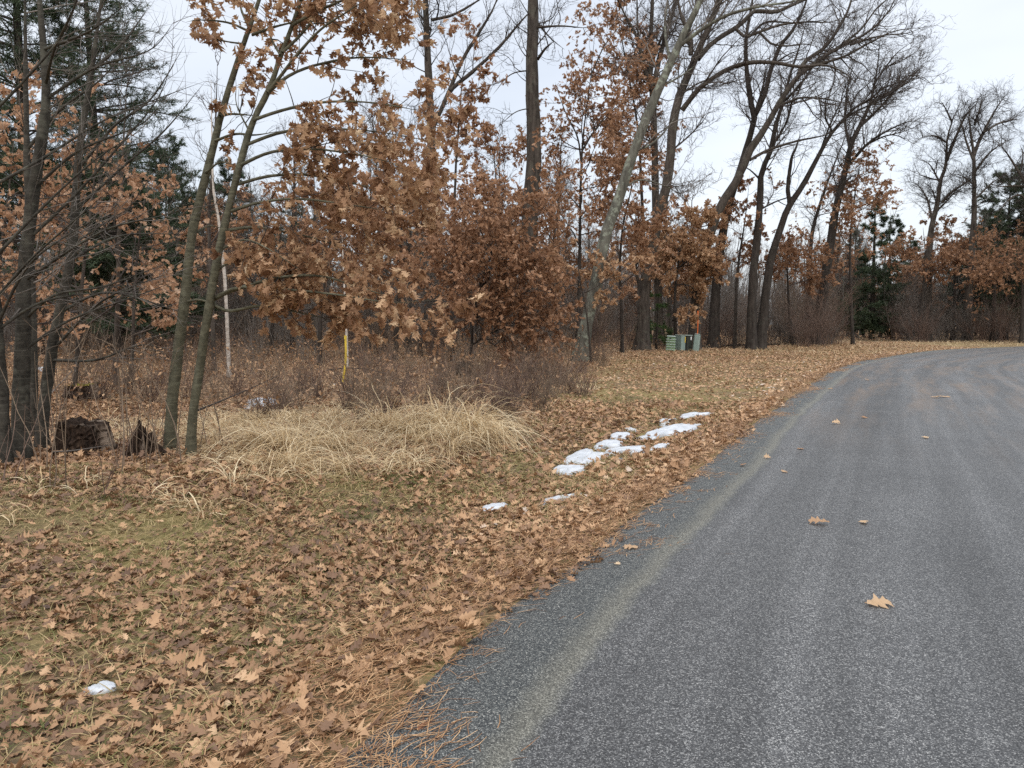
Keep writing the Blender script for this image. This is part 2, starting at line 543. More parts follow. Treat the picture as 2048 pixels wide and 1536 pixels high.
def build_road():
    E = EDGE
    T = nrm(np.gradient(E, axis=0))
    Nn = np.stack([T[:, 1], -T[:, 0]], 1)                # to the right
    L = np.r_[0, np.cumsum(np.linalg.norm(np.diff(E, axis=0), axis=1))]
    vs = np.r_[np.linspace(-.12, 1.0, 10), np.linspace(1.3, ROADW, 14)]
    wav = .10 * (fbm(L * .9, L * 0, 21) - .5) + .05 * (vnoise(L * 4, L * 0, 22) - .5)
    K = len(vs)
    X = E[:, None, :] + Nn[:, None, :] * (vs[None, :, None] + (wav[:, None] * (vs[None] < 0.02))[:, :, None])
    c = .05 * (1 - ((vs - ROADW / 2) / (ROADW / 2)) ** 2)
    Z = np.where(vs < 0, -.03, .006 + .0 * c)[None, :] + np.maximum(c, 0)[None, :] + np.zeros((len(E), 1))
    V = np.concatenate([X, Z[:, :, None]], 2).reshape(-1, 3)
    i = (np.arange(len(E) - 1)[:, None] * K + np.arange(K - 1)[None]).ravel()
    F = np.stack([i, i + 1, i + K + 1, i + K], 1)
    uv = np.stack([np.repeat(L, K), np.tile(vs, len(E))], 1)
    m, nt, out = new_mat('asphalt')
    u = nd(nt, 'ShaderNodeUVMap', uv_map='UVMap').outputs[0]
    tc = nd(nt, 'ShaderNodeTexCoord'); pos = tc.outputs['Object']
    s = nd(nt, 'ShaderNodeSeparateXYZ', {'Vector': u})
    wob = nd(nt, 'ShaderNodeTexNoise', {'Vector': pos, 'Scale': 1.1, 'Detail': 5., 'Roughness': .6})
    wob2 = nd(nt, 'ShaderNodeTexNoise', {'Vector': pos, 'Scale': 9., 'Detail': 4., 'Roughness': .6})
    v = math_(nt, 'ADD', s.outputs['Y'], math_(nt, 'ADD', math_(nt, 'MULTIPLY', math_(nt, 'SUBTRACT', wob.outputs[0], .5), .22), math_(nt, 'MULTIPLY', math_(nt, 'SUBTRACT', wob2.outputs[0], .5), .10)))
    # aggregate
    v1 = nd(nt, 'ShaderNodeTexVoronoi', {'Vector': pos, 'Scale': 185., 'Randomness': 1.})
    v2 = nd(nt, 'ShaderNodeTexVoronoi', {'Vector': pos, 'Scale': 340.})
    c1 = nd(nt, 'ShaderNodeSeparateColor', {'Color': v1.outputs['Color']}).outputs[0]
    c2 = nd(nt, 'ShaderNodeSeparateColor', {'Color': v2.outputs['Color']}).outputs[1]
    agg = math_(nt, 'ADD', math_(nt, 'MULTIPLY', c1, .65), math_(nt, 'MULTIPLY', c2, .35))
    new = ramp(nt, agg, [(.15, (.018, .018, .018)), (.45, (.047, .047, .0475)), (.72, (.098, .098, .097)), (.9, (.31, .305, .29))])
    old = ramp(nt, agg, [(.15, (.016, .018, .020)), (.5, (.052, .058, .058)), (.75, (.135, .14, .13)), (.92, (.42, .41, .37))])
    sand = ramp(nt, agg, [(.15, (.07, .066, .052)), (.5, (.17, .16, .125)), (.8, (.28, .265, .21))])
    # wheel tracks and drifts run along the road
    st = nd(nt, 'ShaderNodeMapping', {'Vector': u, 'Scale': (.04, 1.35, 1)})
    tr = nd(nt, 'ShaderNodeTexNoise', {'Vector': st.outputs[0], 'Scale': 1.6, 'Detail': 4., 'Roughness': .6})
    new = mixc(nt, 1.0, new, ramp(nt, tr.outputs[0], [(.34, (.80, .80, .80)), (.5, (1, 1, 1)), (.68, (1.42, 1.42, 1.42))]), 'MULTIPLY')
    blot = nd(nt, 'ShaderNodeTexNoise', {'Vector': pos, 'Scale': .8, 'Detail': 6., 'Roughness': .65})
    new = mixc(nt, 1.0, new, ramp(nt, blot.outputs[0], [(.3, (.84, .84, .84)), (.7, (1.14, 1.14, 1.14))]), 'MULTIPLY')
    # brown needle dust drifted into lines
    ds = nd(nt, 'ShaderNodeMapping', {'Vector': u, 'Scale': (.12, .8, 1), 'Location': (3, 1, 0)})
    dn = nd(nt, 'ShaderNodeTexNoise', {'Vector': ds.outputs[0], 'Scale': 2.2, 'Detail': 7., 'Roughness': .72})
    far = maprange(nt, s.outputs['X'], DUST0, DUST0 + 10)
    dm = math_(nt, 'MULTIPLY', math_(nt, 'MULTIPLY', maprange(nt, dn.outputs[0], .47, .66), far), .5)
    new = mixc(nt, dm, new, (.20, .135, .085))
    band = math_(nt, 'MULTIPLY', maprange(nt, v, .36, .48), maprange(nt, v, .58, .51))
    col = mixc(nt, maprange(nt, v, .50, .60), old, new)
    col = mixc(nt, math_(nt, 'MULTIPLY', band, .6), col, sand)
    hb = math_(nt, 'ADD', math_(nt, 'MULTIPLY', v1.outputs['Distance'], -1.), math_(nt, 'MULTIPLY', c1, .35))
    bs = maprange(nt, v, .45, .6, 1.0, .55)
    bm = nd(nt, 'ShaderNodeBump', {'Height': hb, 'Strength': bs, 'Distance': .006})
    rg = maprange(nt, tr.outputs[0], .35, .66, .64, .40)
    p = nd(nt, 'ShaderNodeBsdfPrincipled', {'Base Color': col, 'Roughness': rg, 'Specular IOR Level': .45, 'Normal': bm.outputs[0]})
    nt.links.new(p.outputs[0], out.inputs[0])
    tag(mesh_obj('road', V, [F], m, uv=uv), kind='structure')


_l = np.r_[0, np.cumsum(np.linalg.norm(np.diff(EDGE, axis=0), axis=1))]
DUST0 = float(_l[np.argmin(np.abs(EDGE[:, 1] - 8) + (EDGE[:, 0] > 20) * 99)])
build_ground()
build_road()


# ------------------------------------------------------------------ ground cover
def scatter(n, x0, x1, y0, y1):
    return x0 + (x1 - x0) * R.random(n), y0 + (y1 - y0) * R.random(n)


def infront(x, y, m=1.5):
    return np.abs(x) < .74 * np.maximum(y, 0) + m


def litter_tint(x, y):
    return np.clip(.10 + .75 * R.beta(1.8, 1.8, len(x)) + .25 * (fbm(x * .7, y * .7, 31) - .5), 0, 1)


SNOWS = []
for _px in ((1136, 936, 36), (1160, 911, 40), (1215, 885, 34), (1250, 897, 40), (1274, 902, 20), (1318, 896, 22), (1240, 868, 28), (1264, 854, 13), (1310, 868, 44), (1360, 858, 46), (1336, 840, 18), (1390, 828, 34), (988, 1008, 24), (1115, 996, 22), (1095, 1000, 16), (1142, 990, 16), (200, 1363, 30), (1338, 879, 10)):
    _a = ground(_px[0], _px[1]); _b = ground(_px[0] + _px[2], _px[1])
    SNOWS.append((_a[0], _a[1], float(_b[0] - _a[0])))


def build_litter():
    # orange-brown oak leaves that cover the verge and the edge of the wood
    g = Geo()
    for (n, x0, x1, y0, y1, tm, ls, zt, dk) in (
            (70000, -7.5, 2.2, 1.2, 7, LEAF_FAR, .05, .015, -.08),
            (24000, -7.5, 2.2, 1.2, 7, LEAF_NEAR, .088, .03, .0),
            (14000, -7.5, 2.2, 1.2, 7, LEAF_MID, .07, .035, .05),
            (80000, -13, 5.5, 7, 14, LEAF_FAR, .065, .02, -.04),
            (48000, -13, 5.5, 7, 14, LEAF_MID, .098, .045, .05),
            (260000, -34, 27, 14, 50, LEAF_FAR, .112, .04, .12)):
        x, y = scatter(n, x0, x1, y0, y1)
        d = dedge(x, y); dw = dwood(x, y)
        bare = fbm(x * .75, y * .75, 41)                     # grassy gaps on the verge
        edge = np.exp(-((d - .55) / .55) ** 2)               # windrow along the road
        pr = np.clip(.30 + 2.2 * (bare - .36), .10, .9)
        pr = np.maximum(pr, .85 * smooth(12, 20, y))
        pr = np.maximum(pr, .95 * edge)
        pr = np.where(dw > 0, np.maximum(pr, .75), pr)
        pr = pr * smooth(-.12, .16, d + .55 * (fbm(x * 1.3, y * 1.3, 45) - .5))
        for sx, sy, sr in SNOWS:
            pr = np.where((x - sx) ** 2 + (y - sy) ** 2 < sr * sr, 0, pr)
        ok = infront(x, y) & (d < 60) & (R.random(n) < pr)
        x, y, d = x[ok], y[ok], d[ok]
        n = len(x)
        z = gz(x, y, d) + .006 + zt * R.random(n) ** 2
        a = R.random(n) * 2 * np.pi
        dr = np.stack([np.cos(a), np.sin(a), .22 * R.normal(size=n)], 1)
        nm = np.stack([.28 * R.normal(size=n), .28 * R.normal(size=n), np.ones(n)], 1)
        sz = ls * (.5 + .65 * R.random(n))
        t = litter_tint(x, y) + dk + .10 * np.exp(-((d - .5) / .6) ** 2)
        leaves(g, tm, np.stack([x, y, z], 1), dr, nm, sz, np.clip(t, 0, 1), curl=.22, fold=.34, width=.92)
    o = g.build('leaf_litter', M['leaf_litter'])
    tag(o, 'brown oak leaf litter covering the verge beside the road', 'leaf litter', kind='stuff')


def blades(g, x, y, z, h, w, lean, K, tint, az=None, droop=1.0):
    n = len(x)
    az = R.random(n) * 2 * np.pi if az is None else az
    P = np.zeros((n, K, 3)); P[:, 0] = np.stack([x, y, z], 1)
    d = nrm(np.stack([np.cos(az) * lean, np.sin(az) * lean, np.ones(n)], 1))
    st = (h / (K - 1))[:, None]
    side = nrm(np.stack([-np.sin(az), np.cos(az), .3 * R.normal(size=n)], 1))
    droop = np.broadcast_to(droop, (n,))
    for k in range(1, K):
        d = nrm(d + np.stack([np.cos(az) * .35 * droop, np.sin(az) * .35 * droop, -.42 * droop], 1) * (k / K) + .12 * R.normal(size=(n, 3)))
        P[:, k] = P[:, k - 1] + d * st
    zmin = z[:, None] + .008
    P[:, 1:, 2] = np.maximum(P[:, 1:, 2], zmin + .015 * R.random((n, 1)))
    ww = np.broadcast_to(w, (n,))[:, None] * (1 - .85 * np.linspace(0, 1, K)[None] ** 1.5)
    A = P - side[:, None] * ww[:, :, None]; B = P + side[:, None] * ww[:, :, None]
    V = np.stack([A, B], 2).reshape(-1, 3)
    i = (np.arange(n)[:, None] * K + np.arange(K - 1)[None]) * 2
    i = i.ravel()
    g.add(V, np.stack([i, i + 1, i + 3, i + 2], 1), np.repeat(tint, 2 * K))


def build_verge_grass():
    g = Geo()
    x, y = scatter(210000, -9, 6, 1.3, 15)
    d = dedge(x, y); dw = dwood(x, y)
    f = fbm(x * .75, y * .75, 41)
    ok = infront(x, y, .6) & (d > .45) & (dw < .3) & (R.random(len(x)) < np.clip(1.1 - 2.2 * (f - .36), .22, 1) * np.where(y < 8, 1, .6))
    x, y, d = x[ok], y[ok], d[ok]; n = len(x)
    m = np.ones(n, bool)
    for sx, sy, sr in SNOWS:
        m &= (x - sx) ** 2 + (y - sy) ** 2 > sr * sr
    x, y, d = x[m], y[m], d[m]; n = len(x)
    h = .05 + .09 * R.random(n)
    gr = fbm(x * 1.7, y * 1.7, 61)
    t = np.clip(.22 + .85 * R.random(n) - 1.2 * np.maximum(gr - .55, 0), 0, 1)
    t[(gr > .68)] *= .35
    blades(g, x, y, gz(x, y, d) + .004 + .018 * R.random(n), h, .0021 + .0014 * (y > 6), 1.5, 4, t)
    o = g.build('verge_grass', M['grass_verge'])
    tag(o, 'short winter grass, half green and half straw, growing through the leaves on the verge', 'grass', kind='stuff')


def build_needles():
    g = Geo()
    # drifts of dead pine needles along and over the road edge
    s = R.random(130000) * .62
    i = (s * (len(EDGE) - 2)).astype(int)
    P = EDGE[i] + (EDGE[i + 1] - EDGE[i]) * R.random((len(i), 1))
    T = nrm(EDGE[i + 1] - EDGE[i]); Nn = np.stack([-T[:, 1], T[:, 0]], 1)
    off = .30 + .22 * R.normal(size=len(i)) + .5 * (.5 - fbm(P[:, 0] * 1.3, P[:, 1] * 1.3, 45))
    # tongues of needles lying on the shoulder
    f = fbm(P[:, 0] * 1.1, P[:, 1] * 1.1, 71)
    off = off - np.where(f > .56, .55 * R.random(len(i)) * smooth(.56, .7, f), 0)
    P = P + Nn * off[:, None]
    x, y = P[:, 0], P[:, 1]
    ok = infront(x, y, .5) & (y > 1.2) & (y < 34) & (R.random(len(x)) < np.where(off < -.05, np.where(fbm(x * 2.2, y * 2.2, 77) > .47, .8, .06), .9))
    x, y, T, off = x[ok], y[ok], T[ok], off[ok]; n = len(x)
    a = np.arctan2(T[:, 1], T[:, 0]) + .7 * R.normal(size=n) - .35
    z = np.where(off < .02, .014, gz(x, y) + .012) + .02 * R.random(n) * (off > 0)
    z = np.maximum(z, .012)
    L = .07 + .06 * R.random(n)
    dr = np.stack([np.cos(a), np.sin(a), .08 * R.normal(size=n)], 1) * L[:, None]
    sd = np.stack([-np.sin(a), np.cos(a), np.zeros(n)], 1) * (.0016 + .0008 * (y > 5))[:, None]
    O = np.stack([x, y, z], 1)
    mid = O + dr * .5 + np.stack([-np.sin(a), np.cos(a), np.zeros(n)], 1) * (.012 * R.normal(size=n))[:, None] + np.array([0, 0, .004])
    V = np.stack([O - sd, O + sd, mid - sd, mid + sd, O + dr - sd * .5, O + dr + sd * .5], 1).reshape(-1, 3)
    b = np.arange(n)[:, None] * 6
    F = np.concatenate([b + np.array([[0, 1, 3, 2]]), b + np.array([[2, 3, 5, 4]])])
    g.add(V, F, np.repeat(R.random(n), 6))
    o = g.build('pine_needles', M['needle_dead'])
    tag(o, 'dead orange pine needles drifted along the edge of the asphalt', 'needles', kind='stuff')


def in_poly(x, y, poly):
    c = np.zeros(len(x), bool)
    j = len(poly) - 1
    for i in range(len(poly)):
        xi, yi = poly[i][0], poly[i][1]; xj, yj = poly[j][0], poly[j][1]
        m = ((yi > y) != (yj > y)) & (x < (xj - xi) * (y - yi) / (yj - yi + 1e-12) + xi)
        c ^= m; j = i
    return c


def build_dry_grass():
    g = Geo()
    # clumps (photo place of their foot, radius m, blade length m, blades)
    clumps = [(925, 878, .5, 1.05, 900), (860, 868, .45, 1.1, 800), (965, 885, .3, .85, 420), (790, 862, .4, 1.0, 620), (905, 898, .4, .6, 420), (710, 872, .4, .75, 420), (640, 900, .35, .75, 420),
              (575, 900, .3, .9, 460), (520, 880, .3, .7, 300), (455, 890, .3, .6, 220), (560, 938, .25, .65, 300), (615, 940, .22, .55, 240), (700, 925, .4, .4, 260),
              (790, 918, .4, .45, 280), (360, 1020, .14, .35, 90), (400, 1035, .18, .32, 110), (320, 1000, .16, .3, 60), (500, 972, .25, .4, 160), (430, 850, .4, .6, 260), (350, 858, .5, .45, 240), (520, 845, .4, .6, 240),
              (600, 845, .4, .65, 240), (670, 835, .4, .65, 260), (480, 838, .4, .5, 200), (80, 1005, .25, .3, 70), (30, 1050, .2, .25, 50), (1175, 765, .6, .3, 200), (1180, 775, .5, .3, 160)]
    for (px, py, rad, L, n) in clumps:
        c = ground(px, py)
        n = int(n * .42); L = L * R.uniform(.95, 1.35)
        k = max(3, int(rad * 14))
        tuft = c + R.normal(size=(k, 2)) * rad * .55
        q = tuft[R.integers(0, k, n)] + R.normal(size=(n, 2)) * .05
        x, y = q[:, 0], q[:, 1]
        az = np.where(R.random(n) < .5, np.arctan2(q[:, 1] - c[1], q[:, 0] - c[0]), R.uniform(-3.1, 3.1)) + .7 * R.normal(size=n)
        h = L * (.5 + .75 * R.random(n))
        t = np.clip(R.uniform(.35, .6) + .27 * R.normal(size=n), 0, 1)
        blades(g, x, y, gz(x, y), h, .0055, .35 + .8 * R.random(n), 10, t, az=az, droop=1.0 + .9 * R.random(n))
    # flattened straw between them
    poly = [ground(*p) for p in ((100, 870), (330, 905), (400, 925), (560, 975), (800, 945), (990, 900), (1000, 850), (800, 800), (420, 810), (200, 835))]
    poly = np.array(poly)
    x, y = scatter(30000, poly[:, 0].min(), poly[:, 0].max(), poly[:, 1].min(), poly[:, 1].max())
    ok = in_poly(x, y, poly) & (R.random(len(x)) < np.clip(4.5 * (fbm(x * .9, y * .9, 81) - .42), .04, 1))
    x, y = x[ok], y[ok]; n = len(x)
    blades(g, x, y, gz(x, y) + .01, .3 + .45 * R.random(n), .0042, 1.8 + 1.5 * R.random(n), 6, np.clip(.5 + .25 * R.normal(size=n), 0, 1), az=R.uniform(-3.14, 3.14, n), droop=1.2)
    # thin straw deeper into the clearing and by the far road bend
    x, y = scatter(42000, -26, 40, 11, 62)
    dw = dwood(x, y); d = dedge(x, y)
    ok = infront(x, y) & (((dw > 0) & (R.random(len(x)) < .5)) | ((dw <= 0) & (y > 33) & (d > .6)))
    x, y, d = x[ok], y[ok], d[ok]; n = len(x)
    blades(g, x, y, gz(x, y, d), .18 + .3 * R.random(n), .0045 + .00012 * y, .9, 4, np.clip(.35 + .25 * R.normal(size=n), 0, 1), droop=1.1)
    o = g.build('dry_grass', M['grass_dry'])
    tag(o, 'long straw coloured dead grass in arching flattened clumps at the edge of the wood', 'dead grass', kind='stuff')


def build_brush_cover():
    """knee-high dead brush that fills the wood's floor"""
    g = Geo()
    x, y = scatter(26000, -34, 26, 10.5, 62)
    dw = dwood(x, y)
    ok = infront(x, y, 3) & (dw > .5) & (R.random(len(x)) < np.where(y < 30, .75, .5))
    x, y = x[ok], y[ok]; n = len(x)
    z = gz(x, y)
    h = .35 + .75 * R.random(n) ** 1.5
    az = R.random(n) * 2 * np.pi
    K = 4
    P = np.zeros((n, K, 3)); P[:, 0] = np.stack([x, y, z - .02], 1)
    d = nrm(np.stack([np.cos(az) * .45, np.sin(az) * .45, np.ones(n)], 1))
    for k in range(1, K):
        d = nrm(d + .22 * R.normal(size=(n, 3)))
        P[:, k] = P[:, k - 1] + d * (h / (K - 1))[:, None]
    r = (.0035 + .00008 * y)[:, None] * np.linspace(1, .35, K)[None]
    V, F = tubes(P, r, 3)
    g.add(V, F)
    P2, r2 = grow(P, r, 4.0, .3, .95, (25, 60), lambda t, L: .38 * L, .02, 3, .2, .1, .0028)
    V, F = tubes(P2, r2, 3)
    g.add(V, F)
    o = g.build('dead_brush', M['twig_brown'])
    tag(o, 'knee high tangle of dead brown stems covering the floor of the wood', 'brush', kind='stuff')
    g = Geo()
    idx = R.integers(0, len(P2), 26000)
    twig_leaves(g, LEAF_FAR, P2[idx], 1.0, .09, .15, .9, down=.4)
    o = g.build('brush_leaves', M['leaf_litter'])
    tag(o, 'withered brown leaves caught in the brush across the floor of the wood', 'leaf litter', kind='stuff')


build_litter()
build_verge_grass()
build_needles()
build_dry_grass()
build_brush_cover()


# ------------------------------------------------------------------ trees
def crown(limbs, dens, reach, lv2=1.0, lv3=1.0, trop=.06, wob=.16, t0=.15, ang=(30, 65), flat=0., side=None, rmin=.0035, fr=.55):
    """bare branches, sub-branches and twigs on limbs [(P, r)]; returns list of (P, r, sides)"""
    P = np.stack([l[0] for l in limbs]); r = np.stack([l[1] for l in limbs])
    a, ra = grow(P, r, dens * 1.6, t0, 1., ang, lambda t, L: reach * 1.25 * (1 - fr * t), .014, 10, wob * 1.15, trop, .014, flat, side)
    b, rb = grow(a, ra, 3.6 * lv2, .10, 1., (28, 62), lambda t, L: .46 * L * (1 - .5 * t) + .1, .011, 7, wob * 1.3, trop * .8, .009, flat)
    c, rc = grow(b, rb, 3.4 * lv3, .1, 1., (25, 60), lambda t, L: .5 * L * (1 - .4 * t) + .1, .009, 5, wob * 1.4, trop * .6, rmin + .0022)
    d, rd = grow(c, rc, 3.6 * lv3, .1, 1., (25, 60), lambda t, L: .5 * L + .08, .008, 3, wob * 1.3, trop * .6, rmin + .001)
    return [(a, ra, 5), (b, rb, 4), (c, rc, 3), (d, rd, 3)]


def finish_tree(name, label, cat, base, trunks, levels, bark, twig, group=None, foliage=None, leafmat=None, sides=12, local=False):
    """trunks [(P, r)], levels [(P, r, s)] -> Empty > trunk, branches, foliage"""
    base = np.asarray(base, float)
    root = empty(name, base if not local else (0, 0, 0), label, cat, group)
    g = Geo()
    for k, (P, r) in enumerate(trunks):
        trunk_tube(g, P, r, sides if r[0] > .05 else 8)
    org = base if not local else None
    g.build('trunk', bark, root, org)
    if levels:
        g = Geo()
        for P, r, s in levels:
            V, F = tubes(P, r, s); g.add(V, F)
        g.build('branches', twig, root, org)
    if foliage is not None and foliage.n:
        foliage.build('foliage', leafmat, root, org)
    return root


def traced_tree(label, Y, trunk, w0, w1, limbs=(), dens=2.2, reach=2.6, lv2=1., lv3=1., bark='bark_oak', twig='twig_dark', name='oak_tree', cat='tree', group=None, t0=.35, lean=None, leaf=None, Ytop=None, K=26, rmin=.0045, trop=.06, ang=(30, 65), wob=.16):
    Ytop = Y if Ytop is None else Ytop
    P, r = limb(trunk, Y, Ytop, w0, w1, K, base=True)
    parts = [(P, r)]
    h = [(P[int(t0 * K):], r[int(t0 * K):])]
    q = [(spline(h[0][0], 22), np.interp(np.linspace(0, 1, 22), np.linspace(0, 1, len(h[0][1])), h[0][1]))]
    for l in limbs:
        px, a0, a1 = l[0], l[1], l[2]
        dy = l[3] if len(l) > 3 else R.uniform(-1.5, 1.5)
        Lm = limb(px, Y + (Ytop - Y) * .5, Y + (Ytop - Y) * .5 + dy, a0, a1, 22)
        parts.append(Lm); q.append(Lm)
    lv = crown(q, dens, reach, lv2, lv3, t0=.05, side=lean, rmin=rmin, trop=trop, ang=ang, wob=wob)
    fol = None; lm = None
    if leaf:
        fol = Geo(); lm = M[leaf['mat']]
        twig_leaves(fol, leaf.get('tmpl', LEAF_MID), lv[2][0], leaf['n'], leaf['L'], leaf.get('t0', .2), leaf.get('t1', .9))
    return finish_tree(name, label, cat, P[0], parts, lv, M[bark], M[twig], group, fol, lm)


# --- the big bare oaks along the far edge of the verge, right half of the photo
traced_tree('tall straight oak with a thick furrowed trunk, standing alone left of the leaning oaks', 30,
            [(1053, 718), (1056, 640), (1059, 540), (1060, 440), (1063, 370), (1069, 300), (1064, 180), (1065, 60), (1066, -90), (1060, -320)], 38, 15,
            [([(1072, 55), (1120, 52), (1172, 56)], 5, 2), ([(1076, 118), (1090, 98), (1108, 82)], 6, 3), ([(1070, 40), (1100, 75), (1130, 100)], 4, 1), ([(1060, 140), (1020, 150), (985, 190)], 3, 1), ([(1068, 215), (1030, 225), (990, 260)], 2.5, 1), ([(1066, -60), (1000, -160), (960, -300)], 9, 3), ([(1068, -100), (1150, -200), (1180, -330)], 9, 3)],
            dens=1.1, reach=1.9, t0=.5, lv2=.8, lv3=.8, bark='bark_oak')
traced_tree('slender straight oak with a broken stub low on its trunk, behind the brown leafed sapling', 42,
            [(872, 692), (870, 600), (868, 480), (864, 330), (860, 220), (855, 110), (851, 0), (848, -160)], 22, 12,
            [([(866, 452), (852, 447), (838, 449)], 7, 4), ([(866, 452), (880, 450), (890, 452)], 7, 4), ([(862, 40), (905, 30), (950, 5), (985, -20)], 6, 3), ([(862, 60), (840, 30), (820, 5)], 5, 2),
             ([(866, 255), (895, 190), (925, 120), (955, 70), (985, 20), (1000, -20)], 9, 5), ([(900, 180), (955, 135), (1000, 92), (1040, 45), (1075, 8)], 8, 4)],
            dens=1.3, reach=2.4, t0=.45)
traced_tree('leaning oak with pale grey green lichen over its trunk', 27,
            [(1160, 722), (1172, 655), (1192, 570), (1211, 472), (1240, 390), (1266, 308), (1296, 232), (1318, 176), (1362, 80), (1399, 5), (1445, -100), (1500, -260)], 25, 9,
            [([(1362, 90), (1405, 58), (1455, 30), (1520, 13), (1590, 2), (1660, -20)], 8, 3, -2), ([(1270, 300), (1300, 290), (1330, 262), (1350, 235)], 5, 2, 1), ([(1340, 125), (1330, 60), (1335, 0), (1350, -80)], 6, 2, 1.5), ([(1245, 378), (1280, 360), (1330, 372), (1380, 400)], 4, 1.5, 1),
             ([(1333, 168), (1365, 150), (1392, 130)], 4, 2), ([(1420, -40), (1480, -90), (1580, -120)], 7, 2)],
            dens=1.6, reach=2.0, t0=.42, bark='bark_lichen', twig='twig_grey')
traced_tree('straight oak behind the lichened leaning trunk, splitting into upright forks', 45,
            [(1318, 692), (1316, 560), (1311, 400), (1309, 293), (1306, 200), (1299, 151), (1301, 75), (1305, 0), (1306, -120)], 18, 9,
            [([(1306, 190), (1290, 140), (1275, 78), (1250, 30), (1230, -10)], 9, 4), ([(1308, 172), (1316, 130), (1330, 75), (1352, 0), (1360, -80)], 10, 4), ([(1290, 135), (1276, 65), (1274, 0), (1270, -60)], 5, 2.5), ([(1300, 160), (1310, 110), (1338, 40), (1380, -40)], 6, 3)],
            dens=1.4, reach=2.6, t0=.45)
traced_tree('great oak rising beside the green utility boxes with a long limb reaching over the right', 36,
            [(1284, 692), (1287, 640), (1290, 570), (1305, 496), (1316, 435), (1333, 374), (1341, 317), (1346, 249), (1358, 195), (1382, 137), (1409, 73), (1431, 20), (1455, -70), (1490, -220)], 25, 9,
            [([(1364, 221), (1385, 193), (1409, 168), (1455, 139), (1492, 127), (1528, 124), (1565, 128), (1602, 134), (1650, 130), (1695, 150), (1720, 176)], 10, 4, -3),
             ([(1396, 118), (1415, 95), (1443, 73), (1472, 56), (1494, 36), (1511, 22), (1550, 24), (1582, 11), (1640, -14), (1700, -40)], 10, 5, 2),
             ([(1472, 58), (1490, 73), (1518, 64), (1560, 50), (1610, 44), (1660, 44), (1700, 30)], 6, 2, -1),
             ([(1518, 64), (1532, 78), (1545, 88), (1575, 92), (1610, 88), (1640, 95)], 5, 2, -1),
             ([(1360, 190), (1400, 165), (1445, 150)], 4, 1.5), ([(1382, 110), (1378, 70), (1362, 30), (1352, -20)], 9, 5), ([(1378, 60), (1390, 20), (1400, -60)], 6, 3), ([(1425, 40), (1450, -10), (1500, -60)], 6, 3), ([(1345, 300), (1380, 270), (1412, 235)], 4, 1.5)],
            dens=1.5, reach=2.4, t0=.5)
traced_tree('tall torn barked oak leaning far right, rising just right of the tall utility post', 38,
            [(1386, 692), (1392, 620), (1396, 560), (1419, 472), (1438, 418), (1462, 378), (1480, 350), (1497, 305), (1531, 256), (1550, 220), (1573, 183), (1598, 150), (1626, 130), (1660, 105), (1696, 85), (1745, 59), (1784, 12), (1810, -50)], 24, 3.5,
            [([(1597, 148), (1611, 122), (1652, 92), (1687, 39), (1701, 5), (1715, -60)], 8, 3, 1.5), ([(1560, 210), (1580, 203), (1599, 196), (1635, 196), (1672, 202), (1700, 208)], 5, 2, -1.5), ([(1500, 320), (1530, 303), (1560, 292), (1599, 281), (1648, 271), (1668, 262)], 6, 3, 1), ([(1638, 196), (1642, 225), (1640, 262)], 3, 1.5, -.2),
             ([(1626, 132), (1690, 112), (1740, 85), (1790, 62), (1850, 55)], 6, 1.5, -2), ([(1660, 107), (1720, 60), (1760, 10), (1820, -30)], 5, 1.5, 1), ([(1700, 90), (1760, 72), (1815, 66), (1860, 48)], 4, 1, -1)],
            dens=1.9, reach=2.3, t0=.5, bark='bark_oak', lean=(.5, 0, .1))
traced_tree('dark oak forking high into two upright stems, just behind the far leaning oak', 42,
            [(1427, 692), (1431, 594), (1438, 516), (1448, 455), (1456, 410), (1480, 340), (1501, 268), (1509, 232), (1502, 205), (1494, 146), (1492, 73), (1505, 0), (1510, -90)], 21, 6,
            [([(1509, 232), (1516, 218), (1531, 183), (1540, 146), (1560, 93), (1585, 61), (1610, 10), (1625, -50)], 10, 4), ([(1510, 226), (1524, 180), (1536, 130)], 5, 2), ([(1545, 130), (1575, 110), (1600, 100)], 4, 1.5), ([(1493, 76), (1502, 70), (1530, 45), (1575, 45), (1630, 50)], 5, 2)],
            dens=1.7, reach=2.3, t0=.5, bark='bark_dark')
traced_tree('dark oak with a straight lower trunk, left one of the pair beside the dense thicket', 40,
            [(1502, 691), (1504, 594), (1509, 521), (1516, 460), (1521, 374), (1523, 342), (1540, 305), (1553, 244), (1566, 205), (1580, 150), (1600, 90), (1615, 30)], 20, 4,
            [([(1521, 360), (1500, 340), (1480, 330)], 4, 1.5), ([(1540, 300), (1570, 250), (1585, 200), (1590, 140)], 5, 2), ([(1518, 420), (1560, 400), (1600, 390)], 4, 1.5), ([(1566, 205), (1600, 170), (1640, 110), (1665, 60)], 5, 2)],
            dens=1.8, reach=2.2, t0=.45, bark='bark_dark')
traced_tree('right one of the dark oak pair beside the thicket, leaning, with a dead stub', 40.5,
            [(1519, 691), (1531, 594), (1541, 521), (1560, 460), (1570, 430), (1582, 405), (1604, 374), (1616, 352), (1640, 305), (1665, 264), (1696, 232), (1740, 210), (1778, 199), (1820, 200)], 20, 3.5,
            [([(1580, 411), (1576, 374), (1583, 317), (1592, 295), (1601, 268)], 9, 5, .4), ([(1690, 236), (1712, 214), (1738, 200), (1770, 175), (1815, 160), (1850, 150)], 5, 1.5, -1), ([(1640, 305), (1660, 250), (1690, 190), (1720, 150)], 4, 1.5, 1.5), ([(1740, 210), (1790, 180), (1840, 155), (1865, 170)], 4, 1, 1), ([(1665, 264), (1650, 230), (1655, 180)], 4, 1.5)],
            dens=1.9, reach=2.3, t0=.5, bark='bark_dark', lean=(.3, 0, .2))
